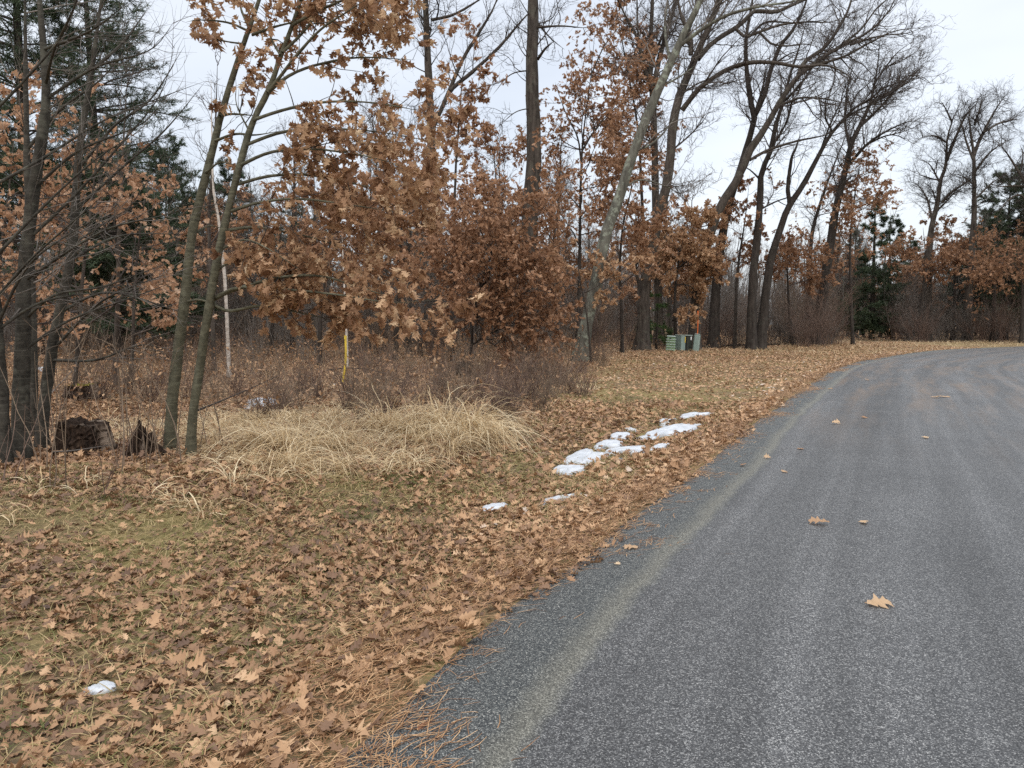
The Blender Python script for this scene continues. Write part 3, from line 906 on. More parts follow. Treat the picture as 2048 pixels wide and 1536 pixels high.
traced_tree('oak with a spreading fan of bare twigs, rightmost of the near oaks against open sky', 44,
            [(1632, 688), (1640, 620), (1648, 579), (1660, 494), (1672, 417), (1687, 358), (1701, 293), (1721, 250), (1740, 207), (1753, 146), (1760, 80)], 21, 4,
            [([(1697, 330), (1712, 312), (1735, 288), (1770, 264), (1818, 243), (1850, 246)], 7, 1.5, -2), ([(1721, 252), (1760, 215), (1800, 170), (1850, 130)], 6, 1.5, 1.5), ([(1740, 207), (1785, 180), (1820, 150), (1865, 170)], 5, 1, -1), ([(1735, 288), (1780, 270), (1820, 280)], 4, 1, -1), ([(1700, 300), (1690, 240), (1695, 180), (1705, 130)], 6, 2, 1), ([(1747, 170), (1790, 110), (1830, 80)], 4, 1, -1)],
            dens=2.5, reach=2.3, lv3=1.1, t0=.45, bark='bark_dark', lean=(.35, 0, .25))
traced_tree('thin dark oak stem leaning right behind the fan shaped crown', 50,
            [(1612, 682), (1618, 560), (1624, 470), (1636, 422), (1655, 364), (1680, 300), (1700, 250)], 11, 3, dens=1.6, reach=2.2, t0=.4, bark='bark_dark')
traced_tree('tall bare tree with a rounded twiggy crown, left of two far crowns across the road', 56,
            [(1852, 684), (1856, 580), (1858, 504), (1865, 446), (1875, 408), (1880, 366), (1892, 329), (1894, 281), (1904, 244), (1920, 205)], 16, 4,
            [([(1893, 322), (1905, 290), (1911, 276), (1931, 232), (1953, 207), (1960, 190)], 7, 2), ([(1884, 405), (1901, 386), (1937, 362), (1960, 345)], 6, 2), ([(1893, 285), (1870, 272), (1845, 275), (1830, 285)], 4, 1), ([(1865, 446), (1855, 400), (1835, 370), (1810, 362)], 5, 1.5), ([(1880, 366), (1860, 330), (1840, 320)], 4, 1.2), ([(1904, 244), (1890, 215), (1880, 200)], 4, 1.2), ([(1871, 425), (1900, 395), (1920, 370)], 4, 1.5)],
            dens=2.8, reach=2.0, lv3=1.2, t0=.5, ang=(35, 75))
traced_tree('tallest bare tree across the road with a straight trunk and a broad fan of twigs', 54,
            [(1934, 684), (1935, 640), (1938, 579), (1944, 494), (1948, 422), (1948, 354), (1947, 305), (1941, 262), (1938, 225), (1945, 195)], 16, 4,
            [([(1948, 310), (1957, 285), (1966, 266), (1982, 235), (2000, 205), (2012, 190)], 7, 2), ([(1947, 320), (1935, 290), (1925, 255), (1915, 220)], 5, 1.5), ([(1966, 266), (1995, 248), (2025, 240), (2045, 240)], 5, 1.5), ([(1949, 345), (1975, 310), (2000, 290), (2030, 275)], 5, 1.5), ([(1949, 400), (1985, 365), (2020, 345)], 4, 1.2), ([(1949, 250), (1960, 215), (1965, 190)], 4, 1.2), ([(1948, 370), (1920, 350), (1900, 348)], 3, 1)],
            dens=2.8, reach=2.1, lv3=1.2, t0=.5, ang=(35, 75))
traced_tree('bare tree at the right border, its limbs curving in over the dark pines', 50,
            [(2085, 690), (2082, 560), (2075, 450), (2052, 372), (2030, 332), (2008, 298), (1990, 280)], 17, 4,
            [([(2065, 420), (2040, 390), (2012, 405), (1998, 430)], 5, 2), ([(2060, 390), (2070, 330), (2060, 280)], 7, 2), ([(2040, 350), (2046, 310), (2040, 290)], 4, 1.5), ([(2052, 372), (2020, 372), (1985, 375)], 4, 1.5)],
            dens=2.6, reach=2.0, lv3=1.1, t0=.4)
# pale thin stems standing among the pines in the gap
for k, (lab, trk, w) in enumerate((
        ('thinnest pale stem in the gap of the far woods, left of the forked one', [(1688, 655), (1687, 600), (1687, 540), (1690, 500)], 3.5),
        ('pale grey forked stem with a white patch, in the gap of the far woods', [(1721, 640), (1724, 590), (1726, 550), (1735, 520)], 5),
        ('mossy light stem behind the forked one, rising between the dark conifers', [(1763, 610), (1768, 560), (1772, 500), (1786, 440), (1800, 400)], 5))):
    traced_tree(lab, 60 + 3 * k, trk, w, 1.5, dens=2.2, reach=1.6, t0=.35, bark='bark_lichen', twig='twig_grey', name='bare_tree')


# --- trees that keep their brown leaves
def leafy(label, trunk, Y, w0, height_t, reach, n_leaf, L, mat='leaf_rust', tt=(.15, .9), tmpl=LEAF_MID, dens=2.0, side=None, bark='bark_dark', group=None, name='oak_tree', t0=.25, w1=2.0, lv2=1.0, ang=(55, 85), down=.45, trop=.02, limbs=(), flat=.3, lf=.42):
    P, r = limb(trunk, Y, Y, w0, w1, 22, base=True)
    if Y > 24:
        t0 = max(t0, .52 if trunk[-1][1] > 330 else .36)
    k0 = int(t0 * 22)
    q = [(spline(P[k0:], 22), np.interp(np.linspace(0, 1, 22), np.linspace(0, 1, 22 - k0), r[k0:]))]
    parts = [(P, r)]
    for l in limbs:
        Lm = limb(l[0], Y, Y + l[3], l[1], l[2], 22); parts.append(Lm); q.append(Lm)
    a, ra = grow(np.stack([x[0] for x in q]), np.stack([x[1] for x in q]), dens * 1.25, .0, 1., ang, lambda t, Ln: reach * (1.1 - .6 * t), .011, 9, .13, trop, .007, flat, side)
    b, rb = grow(a, ra, 3.4 * lv2, .12, 1., (30, 68), lambda t, Ln: .46 * Ln * (1 - .4 * t) + .1, .01, 6, .15, .0, .005, .3)
    c, rc = grow(b, rb, 4.5, .15, 1., (25, 62), lambda t, Ln: .5 * Ln + .08, .01, 4, .18, .0, .0035)
    fol = Geo()
    twig_leaves(fol, tmpl, c, 1.9 * lf * n_leaf / max(len(c), 1), L * .82, tt[0], tt[1], down=down, t0=.0)
    return finish_tree(name, label, 'tree', P[0], parts, [(a, ra, 5), (b, rb, 4), (c, rc, 3)], M[bark], M['twig_dark'], group, fol, M[mat])


leafy('small spreading oak full of rust brown leaves, in front of the thick straight trunk', [(938, 742), (943, 690), (946, 640), (960, 570), (985, 505), (1005, 460), (1018, 400)], 22, 7, 0, 2.3, 8500, .16, 'leaf_rust', (.1, .85), lf=.85, dens=4.2, t0=.3,
      limbs=[([(946, 640), (985, 605), (1040, 590), (1090, 560)], 4, 1.5, -.8), ([(960, 575), (1000, 540), (1050, 500), (1090, 470)], 4, 1.5, .6), ([(944, 690), (985, 665), (1030, 650), (1060, 655)], 3.5, 1, .5), ([(955, 590), (920, 560), (890, 520)], 3, 1, .5), ([(985, 510), (960, 460), (940, 410)], 3, 1, -.4)])
leafy('thin crooked oak with sparse brown leaves between the straight trunk and the lichened one', [(1152, 712), (1158, 600), (1160, 450), (1161, 380), (1165, 290), (1172, 225), (1182, 150), (1190, 60)], 31, 8, 0, 2.5, 5200, .19, 'leaf_rust', (.15, .85), dens=2.0, t0=.35,
      limbs=[([(1163, 330), (1155, 275), (1130, 222), (1110, 165)], 4, 1.5, .5), ([(1165, 300), (1190, 260), (1225, 220), (1262, 200)], 4, 1.5, -.5), ([(1182, 150), (1210, 90), (1250, 40)], 3, 1, .6)])
leafy('slim oak holding loose clusters of brown leaves right of the tan leafed sapling', [(905, 716), (906, 600), (908, 450), (912, 330), (918, 240), (926, 150), (940, 80)], 27, 8, 0, 2.0, 4200, .19, 'leaf_rust', (.15, .8), dens=1.9, t0=.3)
leafy('low oak with drooping bright tan leaves directly above the utility boxes', [(1352, 692), (1350, 620), (1352, 560), (1362, 500), (1375, 445)], 36.8, 8, 0, 1.7, 6500, .2, 'leaf_tan', (.35, .85), lf=.7, dens=4.0, t0=.3, trop=-.01,
      limbs=[([(1356, 535), (1385, 520), (1420, 530), (1450, 560)], 4, 1.5, -.8), ([(1368, 480), (1400, 455), (1430, 450)], 3.5, 1.5, .3), ([(1352, 570), (1375, 570), (1400, 585)], 3, 1, -.5)])
leafy('young oak with brown leaves filling the space between lichened trunk and great oak', [(1245, 700), (1243, 620), (1240, 540), (1246, 450), (1262, 380), (1270, 300)], 33, 7, 0, 2.6, 5600, .2, 'leaf_rust', (.25, .95), dens=3.0, t0=.22)
leafy('brown leafed oak crown above the lichened trunk at the top of the photo', [(1300, 694), (1292, 560), (1284, 400), (1276, 260), (1255, 140), (1240, 60), (1225, -30)], 46, 9, 0, 2.6, 6500, .24, 'leaf_rust', (.25, .95), dens=2.4, t0=.52)
leafy('small oak with sparse light brown sprays low in front of the lichened trunk', [(1182, 716), (1178, 670), (1172, 620), (1160, 560), (1150, 480)], 26, 4, 0, 1.9, 1500, .18, 'leaf_tan', (.35, .9), dens=2.2, t0=.25)
leafy('oak with rust leaves around the right leaning trunk', [(1470, 692), (1472, 600), (1478, 520), (1490, 440), (1498, 370)], 41, 7, 0, 2.6, 3200, .22, 'leaf_rust', (.2, .85), dens=2.2, t0=.45)
leafy('oak with rust leaves low between the dark pair of trunks', [(1585, 690), (1580, 640), (1576, 580), (1575, 520), (1580, 470)], 42.5, 6, 0, 2.6, 4200, .2, 'leaf_rust', (.15, .75), dens=3.2, t0=.2)
leafy('oak with pinkish brown leaves at mid height before the open sky on the right', [(1706, 688), (1702, 600), (1700, 500), (1706, 420), (1716, 350), (1728, 300)], 45, 7, 0, 2.8, 4600, .22, 'leaf_rust', (.2, .95), dens=2.4, t0=.42)
leafy('rust leafed oak across the road, below the rounded bare crown', [(1840, 684), (1842, 620), (1848, 560), (1850, 500), (1846, 455)], 54, 7, 0, 2.8, 2860, .24, 'leaf_rust', (.1, .75), dens=3.0, t0=.2)
leafy('rust leafed oak across the road, below the tallest bare crown', [(1905, 684), (1908, 620), (1910, 560), (1906, 500), (1902, 450)], 57, 8, 0, 2.9, 2860, .25, 'leaf_rust', (.1, .8), dens=3.0, t0=.2)
leafy('rust leafed oak near the right border, in front of the dark pines', [(1985, 686), (1988, 620), (1990, 560), (1995, 500), (2000, 460)], 52, 8, 0, 3.4, 3410, .24, 'leaf_rust', (.1, .8), dens=3.2, t0=.2)
leafy('dull brown oak filling the right border under the bare limbs', [(2042, 690), (2045, 620), (2044, 560), (2040, 500)], 49, 8, 0, 3.2, 2310, .22, 'leaf_rust', (.05, .65), dens=3.2, t0=.2)
leafy('oak with curled pinkish brown leaves behind the dark stems at the far left', [(150, 868), (155, 700), (165, 560), (180, 430), (195, 300), (205, 190)], 14, 9, 0, 2.3, 2600, .145, 'leaf_rust', (.3, 1.0), dens=4.2, t0=.2, bark='bark_oak')
leafy('thin oak with pinkish brown leaves left of the tall twin saplings', [(262, 850), (265, 700), (270, 560), (285, 430), (300, 340)], 17, 8, 0, 1.8, 1700, .15, 'leaf_rust', (.3, 1.0), dens=3.4, t0=.25, bark='bark_oak')
leafy('brown oak at the left border behind the dark stems', [(-40, 860), (-20, 700), (0, 520), (20, 360), (30, 240)], 15, 10, 0, 2.2, 1900, .15, 'leaf_rust', (.2, .9), dens=2.6, t0=.25, bark='bark_oak')
leafy('brown oak in the middle distance under the tan leafed sapling', [(640, 735), (640, 660), (645, 590), (655, 520), (665, 450), (672, 380)], 26, 9, 0, 2.8, 5200, .18, 'leaf_rust', (.15, .85), dens=3.0, t0=.3)
leafy('brown oak in the middle distance behind the right fork of the saplings', [(540, 728), (545, 640), (552, 560), (560, 480), (565, 400)], 30, 9, 0, 2.8, 3800, .18, 'leaf_rust', (.15, .85), dens=2.6, t0=.35)
leafy('brown oak in the middle distance left of the slender straight oak', [(790, 722), (795, 640), (800, 560), (802, 470), (805, 400), (808, 330)], 29, 9, 0, 2.8, 5200, .19, 'leaf_rust', (.15, .85), dens=2.8, t0=.35)
leafy('brown oak whose leaves close the gap behind the small spreading oak', [(1010, 705), (1012, 600), (1010, 500), (1000, 420), (990, 340), (985, 270)], 34, 8, 0, 2.9, 5200, .2, 'leaf_rust', (.2, .85), dens=2.4, t0=.35)
leafy('brown oak rising high behind the small spreading oak and the thick trunk', [(1098, 708), (1104, 600), (1108, 480), (1100, 400), (1095, 320)], 37, 7, 0, 2.6, 3000, .2, 'leaf_rust', (.25, .9), dens=2.0, t0=.3)


# --- the two oak saplings in the left foreground
def sapling_left():
    P, r = limb([(338, 888), (345, 800), (358, 690), (372, 580), (384, 470), (402, 390), (420, 320), (440, 240), (462, 165), (485, 95), (515, 10), (545, -90), (560, -180)], 8.6, 8.9, 23, 8, 40, True)
    base = P[0]
    lims = [([(440, 232), (465, 228), (520, 232)], 6, 2, .3), ([(430, 282), (470, 268), (510, 270), (560, 262)], 6, 2, -.4), ([(412, 345), (440, 325), (470, 330)], 5, 1.5, -.5), ([(497, 62), (455, 45), (400, 40), (372, 44)], 5, 1.5, -.4),
            ([(488, 88), (440, 80), (405, 62)], 4, 1.2, .3), ([(368, 605), (400, 600), (440, 612)], 7, 2.5, -.3), ([(384, 470), (420, 452), (455, 462)], 5, 1.5, .4), ([(505, 70), (545, 55), (600, 40), (650, 20)], 6, 1.5, -.5), ([(500, 60), (480, 10), (470, -60)], 6, 1.5, .4),
            ([(530, -40), (600, -80), (680, -110)], 6, 1.5, .3), ([(540, -70), (480, -130), (440, -150)], 6, 1.5, .3)]
    q = [limb(l[0], 8.7, 8.7 + l[3], l[1], l[2], 16) for l in lims]
    A = np.stack([x[0] for x in q]); ra = np.stack([x[1] for x in q])
    b, rb = grow(A, ra, 5.0, .25, 1., (30, 65), lambda t, L: .32 * (1 - .4 * t), .01, 6, .14, .02, .0028)
    c, rc = grow(b, rb, 6.0, .2, 1., (30, 60), lambda t, L: .12 + 0 * t, .01, 4, .16, .02, .0018)
    fol = Geo()
    sel = A[:, 0, 2] > 4.1
    keep = b[:, :, :][b[:, 0, 2] > 4.6]
    twig_leaves(fol, LEAF_NEAR, keep, 5.5, .135, .15, .95, down=.7)
    keep2 = c[c[:, 0, 2] > 4.6]
    twig_leaves(fol, LEAF_NEAR, keep2, 2.2, .13, .15, .95, down=.7)
    # small dead twigs low on the stem
    s, rs_ = grow(P[None, 8:], r[None, 8:], 1.6, 0, .6, (50, 85), lambda t, L: .5 + 0 * t, .008, 6, .12, .02, .003)
    finish_tree('oak_sapling', 'left of the two tall grey green saplings, mostly bare with few leaves high up', 'tree', base, [(P, r)] + q, [(b, rb, 4), (c, rc, 3), (s, rs_, 4)], M['bark_sapling'], M['twig_dark'], 'twin saplings at the edge of the wood', fol, M['leaf_tan'], 14)


def sapling_right():
    P, r = limb([(380, 908), (385, 840), (396, 760), (408, 680), (420, 605), (432, 530), (446, 465), (462, 400), (492, 285), (510, 235), (538, 180), (562, 110), (585, 50), (605, -10), (640, -110), (660, -190)], 8.2, 8.5, 19.5, 8, 44, True)
    base = P[0]
    lims = [([(424, 600), (455, 585), (500, 570), (560, 555), (640, 552), (720, 575), (800, 600)], 8, 2.5, -.7), ([(422, 608), (460, 622), (520, 612), (600, 625), (680, 645)], 7, 2, -.2), ([(424, 598), (480, 575), (580, 580), (680, 590), (780, 605), (870, 600)], 7, 2, -1.1),
            ([(448, 462), (500, 455), (560, 462), (640, 480), (720, 510)], 7, 2, .5), ([(455, 425), (520, 405), (600, 398), (700, 410), (800, 425)], 7, 2, -.6), ([(470, 370), (540, 352), (620, 350), (720, 370), (850, 400)], 7, 2, .6),
            ([(478, 332), (540, 305), (620, 298), (720, 310), (820, 335)], 7, 2, -.9), ([(492, 290), (560, 265), (640, 258), (740, 262), (850, 280)], 7, 2, .8), ([(508, 240), (560, 222), (640, 205), (740, 205), (860, 225)], 7, 2, -.5),
            ([(535, 185), (580, 150), (640, 128), (720, 115), (830, 120)], 7, 2, .5), ([(540, 180), (590, 115), (640, 60), (700, 20), (760, -20)], 7, 2, -.7), ([(565, 105), (610, 60), (660, -10), (700, -70)], 6, 2, .6),
            ([(585, 50), (640, 20), (720, -10), (820, -20)], 6, 2, -.3), ([(560, 110), (540, 70), (530, 20)], 5, 1.5, .3), ([(600, 0), (680, -60), (780, -110)], 6, 2, .5), ([(500, 265), (475, 215), (470, 180)], 4, 1.5, .4),
            ([(440, 500), (490, 480), (540, 500), (600, 540)], 5, 1.5, -.9), ([(430, 545), (470, 520), (540, 530), (620, 560), (700, 640)], 5, 1.5, .3), ([(605, -10), (560, -70), (540, -130)], 6, 2, -.2)]
    q = [limb(l[0], 8.35, 8.35 + l[3], l[1], l[2], 18) for l in lims]
    A = np.stack([x[0] for x in q]); ra = np.stack([x[1] for x in q])
    b, rb = grow(A, ra, 11.0, .2, 1., (30, 75), lambda t, L: .72 * (1 - .35 * t), .01, 7, .13, -.01, .003)
    c, rc = grow(b, rb, 8.0, .25, 1., (30, 60), lambda t, L: .17 + 0 * t, .01, 4, .16, .0, .0018)
    fol = Geo()
    twig_leaves(fol, LEAF_NEAR, c, 5.0, .108, .1, .95, down=.6, spread=.9)
    twig_leaves(fol, LEAF_NEAR, b, 3.6, .112, .1, .95, down=.6)
    s, rs_ = grow(P[None, 6:], r[None, 6:], 1.2, 0, .6, (50, 85), lambda t, L: .35 + 0 * t, .008, 6, .12, .02, .003)
    print('sapling leaves', fol.n // 45)
    finish_tree('oak_sapling', 'right of the two tall saplings, carrying the great mass of tan oak leaves', 'tree', base, [(P, r)] + q, [(b, rb, 4), (c, rc, 3), (s, rs_, 4)], M['bark_sapling'], M['twig_dark'], 'twin saplings at the edge of the wood', fol, M['leaf_tan'], 14)


sapling_left()
sapling_right()


# --- dark stems at the far left with long bare branches sweeping right
def left_stem(label, trunk, Y, w0, w1, limbs, dens=1.6, reach=1.4):
    P, r = limb(trunk, Y, Y, w0, w1, 40, True)
    q = [limb(l, Y, Y + R.uniform(-1.6, .9), 6.5, 1.6, 20) for l in limbs]
    g1, r1 = grow(P[None, 8:], r[None, 8:], dens, .05, 1., (45, 75), lambda t, L: reach * (1.1 - .4 * t), .007, 14, .07, .03, .005, .3, (1.2, -.2, .3))
    A = np.concatenate([np.stack([x[0][:20] for x in q])]) if q else None
    ra = np.stack([x[1] for x in q]) if q else None
    lv = [(g1, r1, 5)]
    for X, rx in ((A, ra), (g1, r1)):
        if X is None: continue
        b, rb = grow(X, rx, 5.5, .12, 1., (22, 55), lambda t, L: .85 * (1 - .5 * t) + .08, .006, 9, .10, .03, .0032, .2)
        c, rc = grow(b, rb, 5.5, .12, 1., (25, 60), lambda t, L: .28 + 0 * t, .008, 5, .13, .03, .0022)
        lv += [(b, rb, 4), (c, rc, 3)]
    finish_tree('bare_tree', label, 'tree', P[0], [(P, r)] + q, lv, M['bark_left'], M['twig_grey'], 'dark bare stems at the left border', None, None, 14)


left_stem('thickest of the dark stems at the far left, forking high up', [(42, 922), (43, 800), (46, 660), (50, 540), (68, 376), (88, 250), (92, 165), (86, 80), (79, 0), (72, -120)], 7.9, 31, 13,
          [[(91, 170), (108, 100), (147, 17), (185, -90)], [(48, 640), (110, 590), (210, 572), (345, 522)], [(50, 560), (200, 465), (330, 430), (420, 402)], [(68, 376), (160, 300), (280, 250), (335, 190)], [(90, 200), (190, 135), (300, 100), (352, 38)], [(84, 100), (180, 62), (262, 0)], [(56, 480), (150, 390), (240, 290), (320, 190), (350, 90)], [(47, 700), (140, 640), (250, 600), (360, 560)]])
left_stem('slimmer dark stem right of the thickest one, leaning right as it rises', [(82, 892), (86, 840), (103, 706), (120, 621), (143, 510), (152, 400), (160, 290), (182, 150), (200, 20), (215, -90)], 8.6, 22, 8,
          [[(105, 700), (200, 605), (300, 560), (362, 542)], [(118, 625), (210, 585), (320, 610), (400, 640)], [(140, 520), (240, 472), (362, 468)], [(150, 420), (250, 330), (330, 260), (410, 164)], [(100, 720), (190, 720), (280, 690), (340, 700)], [(155, 340), (230, 250), (300, 200), (370, 90)], [(185, 140), (250, 80), (300, 10)]])
left_stem('thin grey stem half hidden between the two thickest dark stems', [(66, 905), (66, 800), (66, 690), (62, 560), (56, 400), (52, 200), (50, 0), (50, -80)], 9.3, 18, 8,
          [[(62, 560), (130, 500), (220, 440), (290, 400)], [(54, 300), (120, 220), (200, 160), (260, 90)]])
left_stem('dark stem cut by the left border of the photo', [(8, 928), (4, 820), (-6, 660), (-20, 480), (-40, 250), (-60, 0)], 7.6, 25, 13,
          [[(-10, 600), (60, 520), (150, 440), (220, 380)], [(-15, 520), (80, 420), (190, 320), (300, 250)], [(-5, 660), (70, 610), (150, 590), (250, 585)], [(-30, 380), (80, 320), (205, 242), (340, 188), (412, 162)], [(-40, 250), (50, 160), (130, 60), (160, -40)], [(-6, 650), (50, 540), (120, 480), (260, 400)]])


# --- birch and other single stems inside the left woods
traced_tree('thin white birch stem leaning behind the twin saplings', 19, [(456, 690), (452, 600), (446, 520), (436, 430), (427, 380), (424, 280), (422, 160)], 8, 3, dens=.5, reach=1.2, t0=.4, bark='bark_birch', name='birch_tree', twig='twig_grey')
traced_tree('short pale snag hidden behind the tan leaves, above the yellow stake', 24, [(696, 735), (692, 640), (688, 560), (684, 470)], 5, 3, dens=.6, reach=.8, t0=.4, bark='bark_birch', name='birch_tree', twig='twig_grey')
for k, (lab, trk, Y, w) in enumerate((
        ('dark rough trunk behind the fork of the twin saplings', [(580, 712), (582, 600), (584, 500), (588, 400), (590, 260)], 33, 17),
        ('grey trunk deep in the wood left of the yellow stake', [(633, 708), (632, 600), (630, 480), (628, 330)], 36, 12),
        ('slim trunk in the wood just right of the yellow stake', [(735, 705), (737, 600), (740, 470), (742, 300)], 38, 10),
        ('bare tree with a fountain of upright twigs between the left stems and the saplings', [(428, 730), (424, 600), (418, 450), (425, 330), (432, 220), (435, 120)], 22, 9),
        ('slim bare tree left of the twin saplings behind the arching branches', [(232, 800), (235, 640), (238, 480), (245, 320), (255, 150)], 18, 11),
        ('bare trunk in the wood between slender oak and small spreading oak', [(818, 715), (818, 600), (820, 450), (822, 250)], 36, 9),
        ('grey bare trunk in the wood right of the small spreading oak', [(1112, 700), (1116, 560), (1118, 400), (1124, 260)], 40, 9),
        ('slim bare trunk right of the great oak beside the utility boxes', [(1342, 694), (1338, 600), (1330, 480), (1340, 330)], 40, 10))):
    traced_tree(lab, Y, trk, w, 3, dens=2.0, reach=2.0 if Y > 25 else 1.3, lv3=.9, t0=.3, name='bare_tree', bark='bark_dark' if k == 0 else 'bark_oak', trop=.14, ang=(20, 50))


# ------------------------------------------------------------------ conifers
def pine(name, label, loc, h, rad, needles=1.0, mat='pine', low=.15, seed=0, group=None, local=False, droop=-.03, shape=1.0, nl=.16, nw=.006):
    P = np.stack([np.linspace(0, .25 * R.normal(), 16), np.linspace(0, .25 * R.normal(), 16), np.linspace(-.1, h, 16)], 1)
    r = np.linspace(.018 * h + .02, .02, 16)
    nb = int(h * 7)
    z = np.sort(low + (.98 - low) * R.random(nb)) * h
    z = np.round(z / .55) * .55 + .10 * R.normal(size=nb)
    z = np.clip(z, low * h, h * .985)
    az = R.random(nb) * 2 * np.pi
    prof = np.clip((1 - z / h), .04, 1) ** shape * (1 - .25 * np.exp(-((z / h - low) / .12) ** 2))
    ln = rad * prof * (.55 + .6 * R.random(nb)) + .12
    d = nrm(np.stack([np.cos(az), np.sin(az), .15 + .5 * (z / h) ** 2], 1))
    K = 8
    A = np.zeros((nb, K, 3)); A[:, 0] = np.stack([np.zeros(nb), np.zeros(nb), z], 1)
    for k in range(1, K):
        d = nrm(d + .06 * R.normal(size=(nb, 3)) + np.array([0, 0, droop + .03 * k / K]))
        A[:, k] = A[:, k - 1] + d * (ln / (K - 1))[:, None]
    ra = (.012 * ln + .006)[:, None] * np.linspace(1, .3, K)[None]
    b, rb = grow(A, ra, 8.0, .2, 1., (35, 65), lambda t, L: .38 * L * (1 - .5 * t) + .12, .006, 5, .1, .02, .003, .75)
    # needle tufts along the sprays
    N = len(b)
    per = max(4, int(42 * needles))
    idx = np.repeat(np.arange(N), per)
    t = R.random(len(idx)) ** .7
    f = t * 4; i = np.minimum(f.astype(int), 3); w = (f - i)[:, None]
    O = b[idx, i] * (1 - w) + b[idx, i + 1] * w
    T = nrm(b[idx, i + 1] - b[idx, i])
    dr = nrm(T * .9 + .75 * R.normal(size=(len(idx), 3)) + np.array([0, 0, .15]))
    L = nl * (.7 + .6 * R.random(len(idx)))
    sd = nrm(np.cross(dr, R.normal(size=(len(idx), 3)))) * nw
    tip = O + dr * L[:, None]
    V = np.stack([O - sd, O + sd, tip + sd * .6, tip - sd * .6], 1).reshape(-1, 3)
    F = np.arange(len(idx) * 4).reshape(-1, 4)
    g = Geo(); g.add(V, F, np.repeat(np.clip(.25 + .5 * R.random(N)[idx] + .3 * R.normal(size=len(idx)) * .6, 0, 1), 4))
    root = empty(name, (0, 0, 0), label, 'tree', group)
    gt = Geo(); trunk_tube(gt, P, r, 9); gt.build('trunk', M['bark_dark'], root)
    gb = Geo()
    for X, rx, s in ((A, ra, 4), (b, rb, 3)):
        V, F = tubes(X, rx, s); gb.add(V, F)
    gb.build('branches', M['twig_dark'], root)
    g.build('foliage', M[mat], root)
    root.location = loc
    return root


def at_ground(px, Y):
    p = at(px, 700, Y)
    return np.array([p[0], Y, gz1(p[0], Y) - .03])


wp = pine('pine_tree', 'tall white pine with feathery green layers behind the left stems, nearer the left border', at_ground(70, 30), 20, 5.0, .85, low=.24, shape=.5, nl=.2, nw=.010)
copy_tree(wp, at_ground(215, 33), 2.1, (.95, .95, 1.0), 'tall white pine whose layered boughs reach toward the gap of sky left of the saplings')
copy_tree(wp, at_ground(-90, 34), 4.0, (1, 1, 1.05), 'tall white pine mostly beyond the left border of the photo')
sp = pine('pine_tree', 'tallest dark conical conifer in the far gap, its pointed top against the sky', at_ground(1742, 58), 11.6, 3.0, 1.4, low=.06, shape=.8, nl=.22, nw=.014)
copy_tree(sp, at_ground(1778, 66), 1.0, (1, 1, .95), 'dark conical conifer just right of the pointed one in the far gap')
copy_tree(sp, at_ground(1700, 68), 3.0, (1, 1, .88), 'dark conical conifer just left of the pointed one in the far gap')
copy_tree(sp, at_ground(1660, 72), 5.0, (1.1, 1.1, .8), 'low dark conifer behind the fan crowned oak')
copy_tree(sp, at_ground(1815, 78), 2.2, (1.1, 1.1, .9), 'far dark conifer between the gap and the rust leafed oaks')
cn = pine('pine_tree', 'broad dark green pine behind the rust oaks near the right border', at_ground(2000, 60), 14.0, 4.4, 1.4, low=.08, shape=.5, nl=.22, nw=.014)
copy_tree(cn, at_ground(2055, 60), 1.5, (1, 1, .95), 'broad dark green pine at the right border')
copy_tree(cn, at_ground(1965, 68), 3.4, (1, 1, .82), 'shorter dark green pine left of the broad one near the right border')
copy_tree(cn, at_ground(240, 27), .7, (.9, .9, .55), 'short dense dark pine low behind the arching branches on the left')
copy_tree(cn, at_ground(2010, 56), 4.6, (.75, .75, .55), 'low green pine in front of the broad ones near the right border')
copy_tree(cn, at_ground(1930, 63), 5.6, (.7, .7, .62), 'low green pine right of the rounded bare crown across the road')
copy_tree(cn, at_ground(600, 60), 2.0, (1, 1, .8), 'distant pine showing through the brown leaves above the yellow stake')
copy_tree(cn, at_ground(470, 55), 4.4, (1, 1, .95), 'distant pine left of the tan leaf mass')
copy_tree(cn, at_ground(850, 70), 5.1, (1, 1, .8), 'distant pine behind the slender straight oak')
copy_tree(cn, at_ground(350, 48), .3, (1, 1, .95), 'distant pine between the white pines and the twin saplings')
pine('pine_tree', 'small bright green young pine beside the great oak and the utility boxes', at_ground(1312, 37.5), 2.9, 1.05, 1.5, 'pine_young', low=.1, shape=.5, nl=.13, nw=.006)


# ------------------------------------------------------------------ background woods: copies of a few grown trees
def generic_bare(h, label, group, spread=.5, seed=0, n=3):
    P = np.stack([np.cumsum(.10 * R.normal(size=16)), np.cumsum(.10 * R.normal(size=16)), np.linspace(-.1, h * .82, 16)], 1); P[:, :2] -= P[0, :2]
    r = np.linspace(.011 * h + .015, .02, 16)
    P = spline(P, 22); r = np.linspace(r[0], r[-1], 22)
    a, ra = grow(P[None], r[None], 24 / h, .3, 1., (20, 50), lambda t, L: spread * h * (.55 - .3 * t), .012, 22, .07, .06, .012)
    lims = [(P, r)] + [(a[k], ra[k]) for k in range(len(a))]
    lv = crown(lims, 1.3, h * .15, .9, .8, t0=.2, rmin=.006, trop=.08)
    return finish_tree('bare_tree', label, 'tree', (0, 0, 0), [(P, r)], [(a, ra, 6)] + lv, M['bark_oak'], M['twig_grey'], group, None, None, 9, local=True)


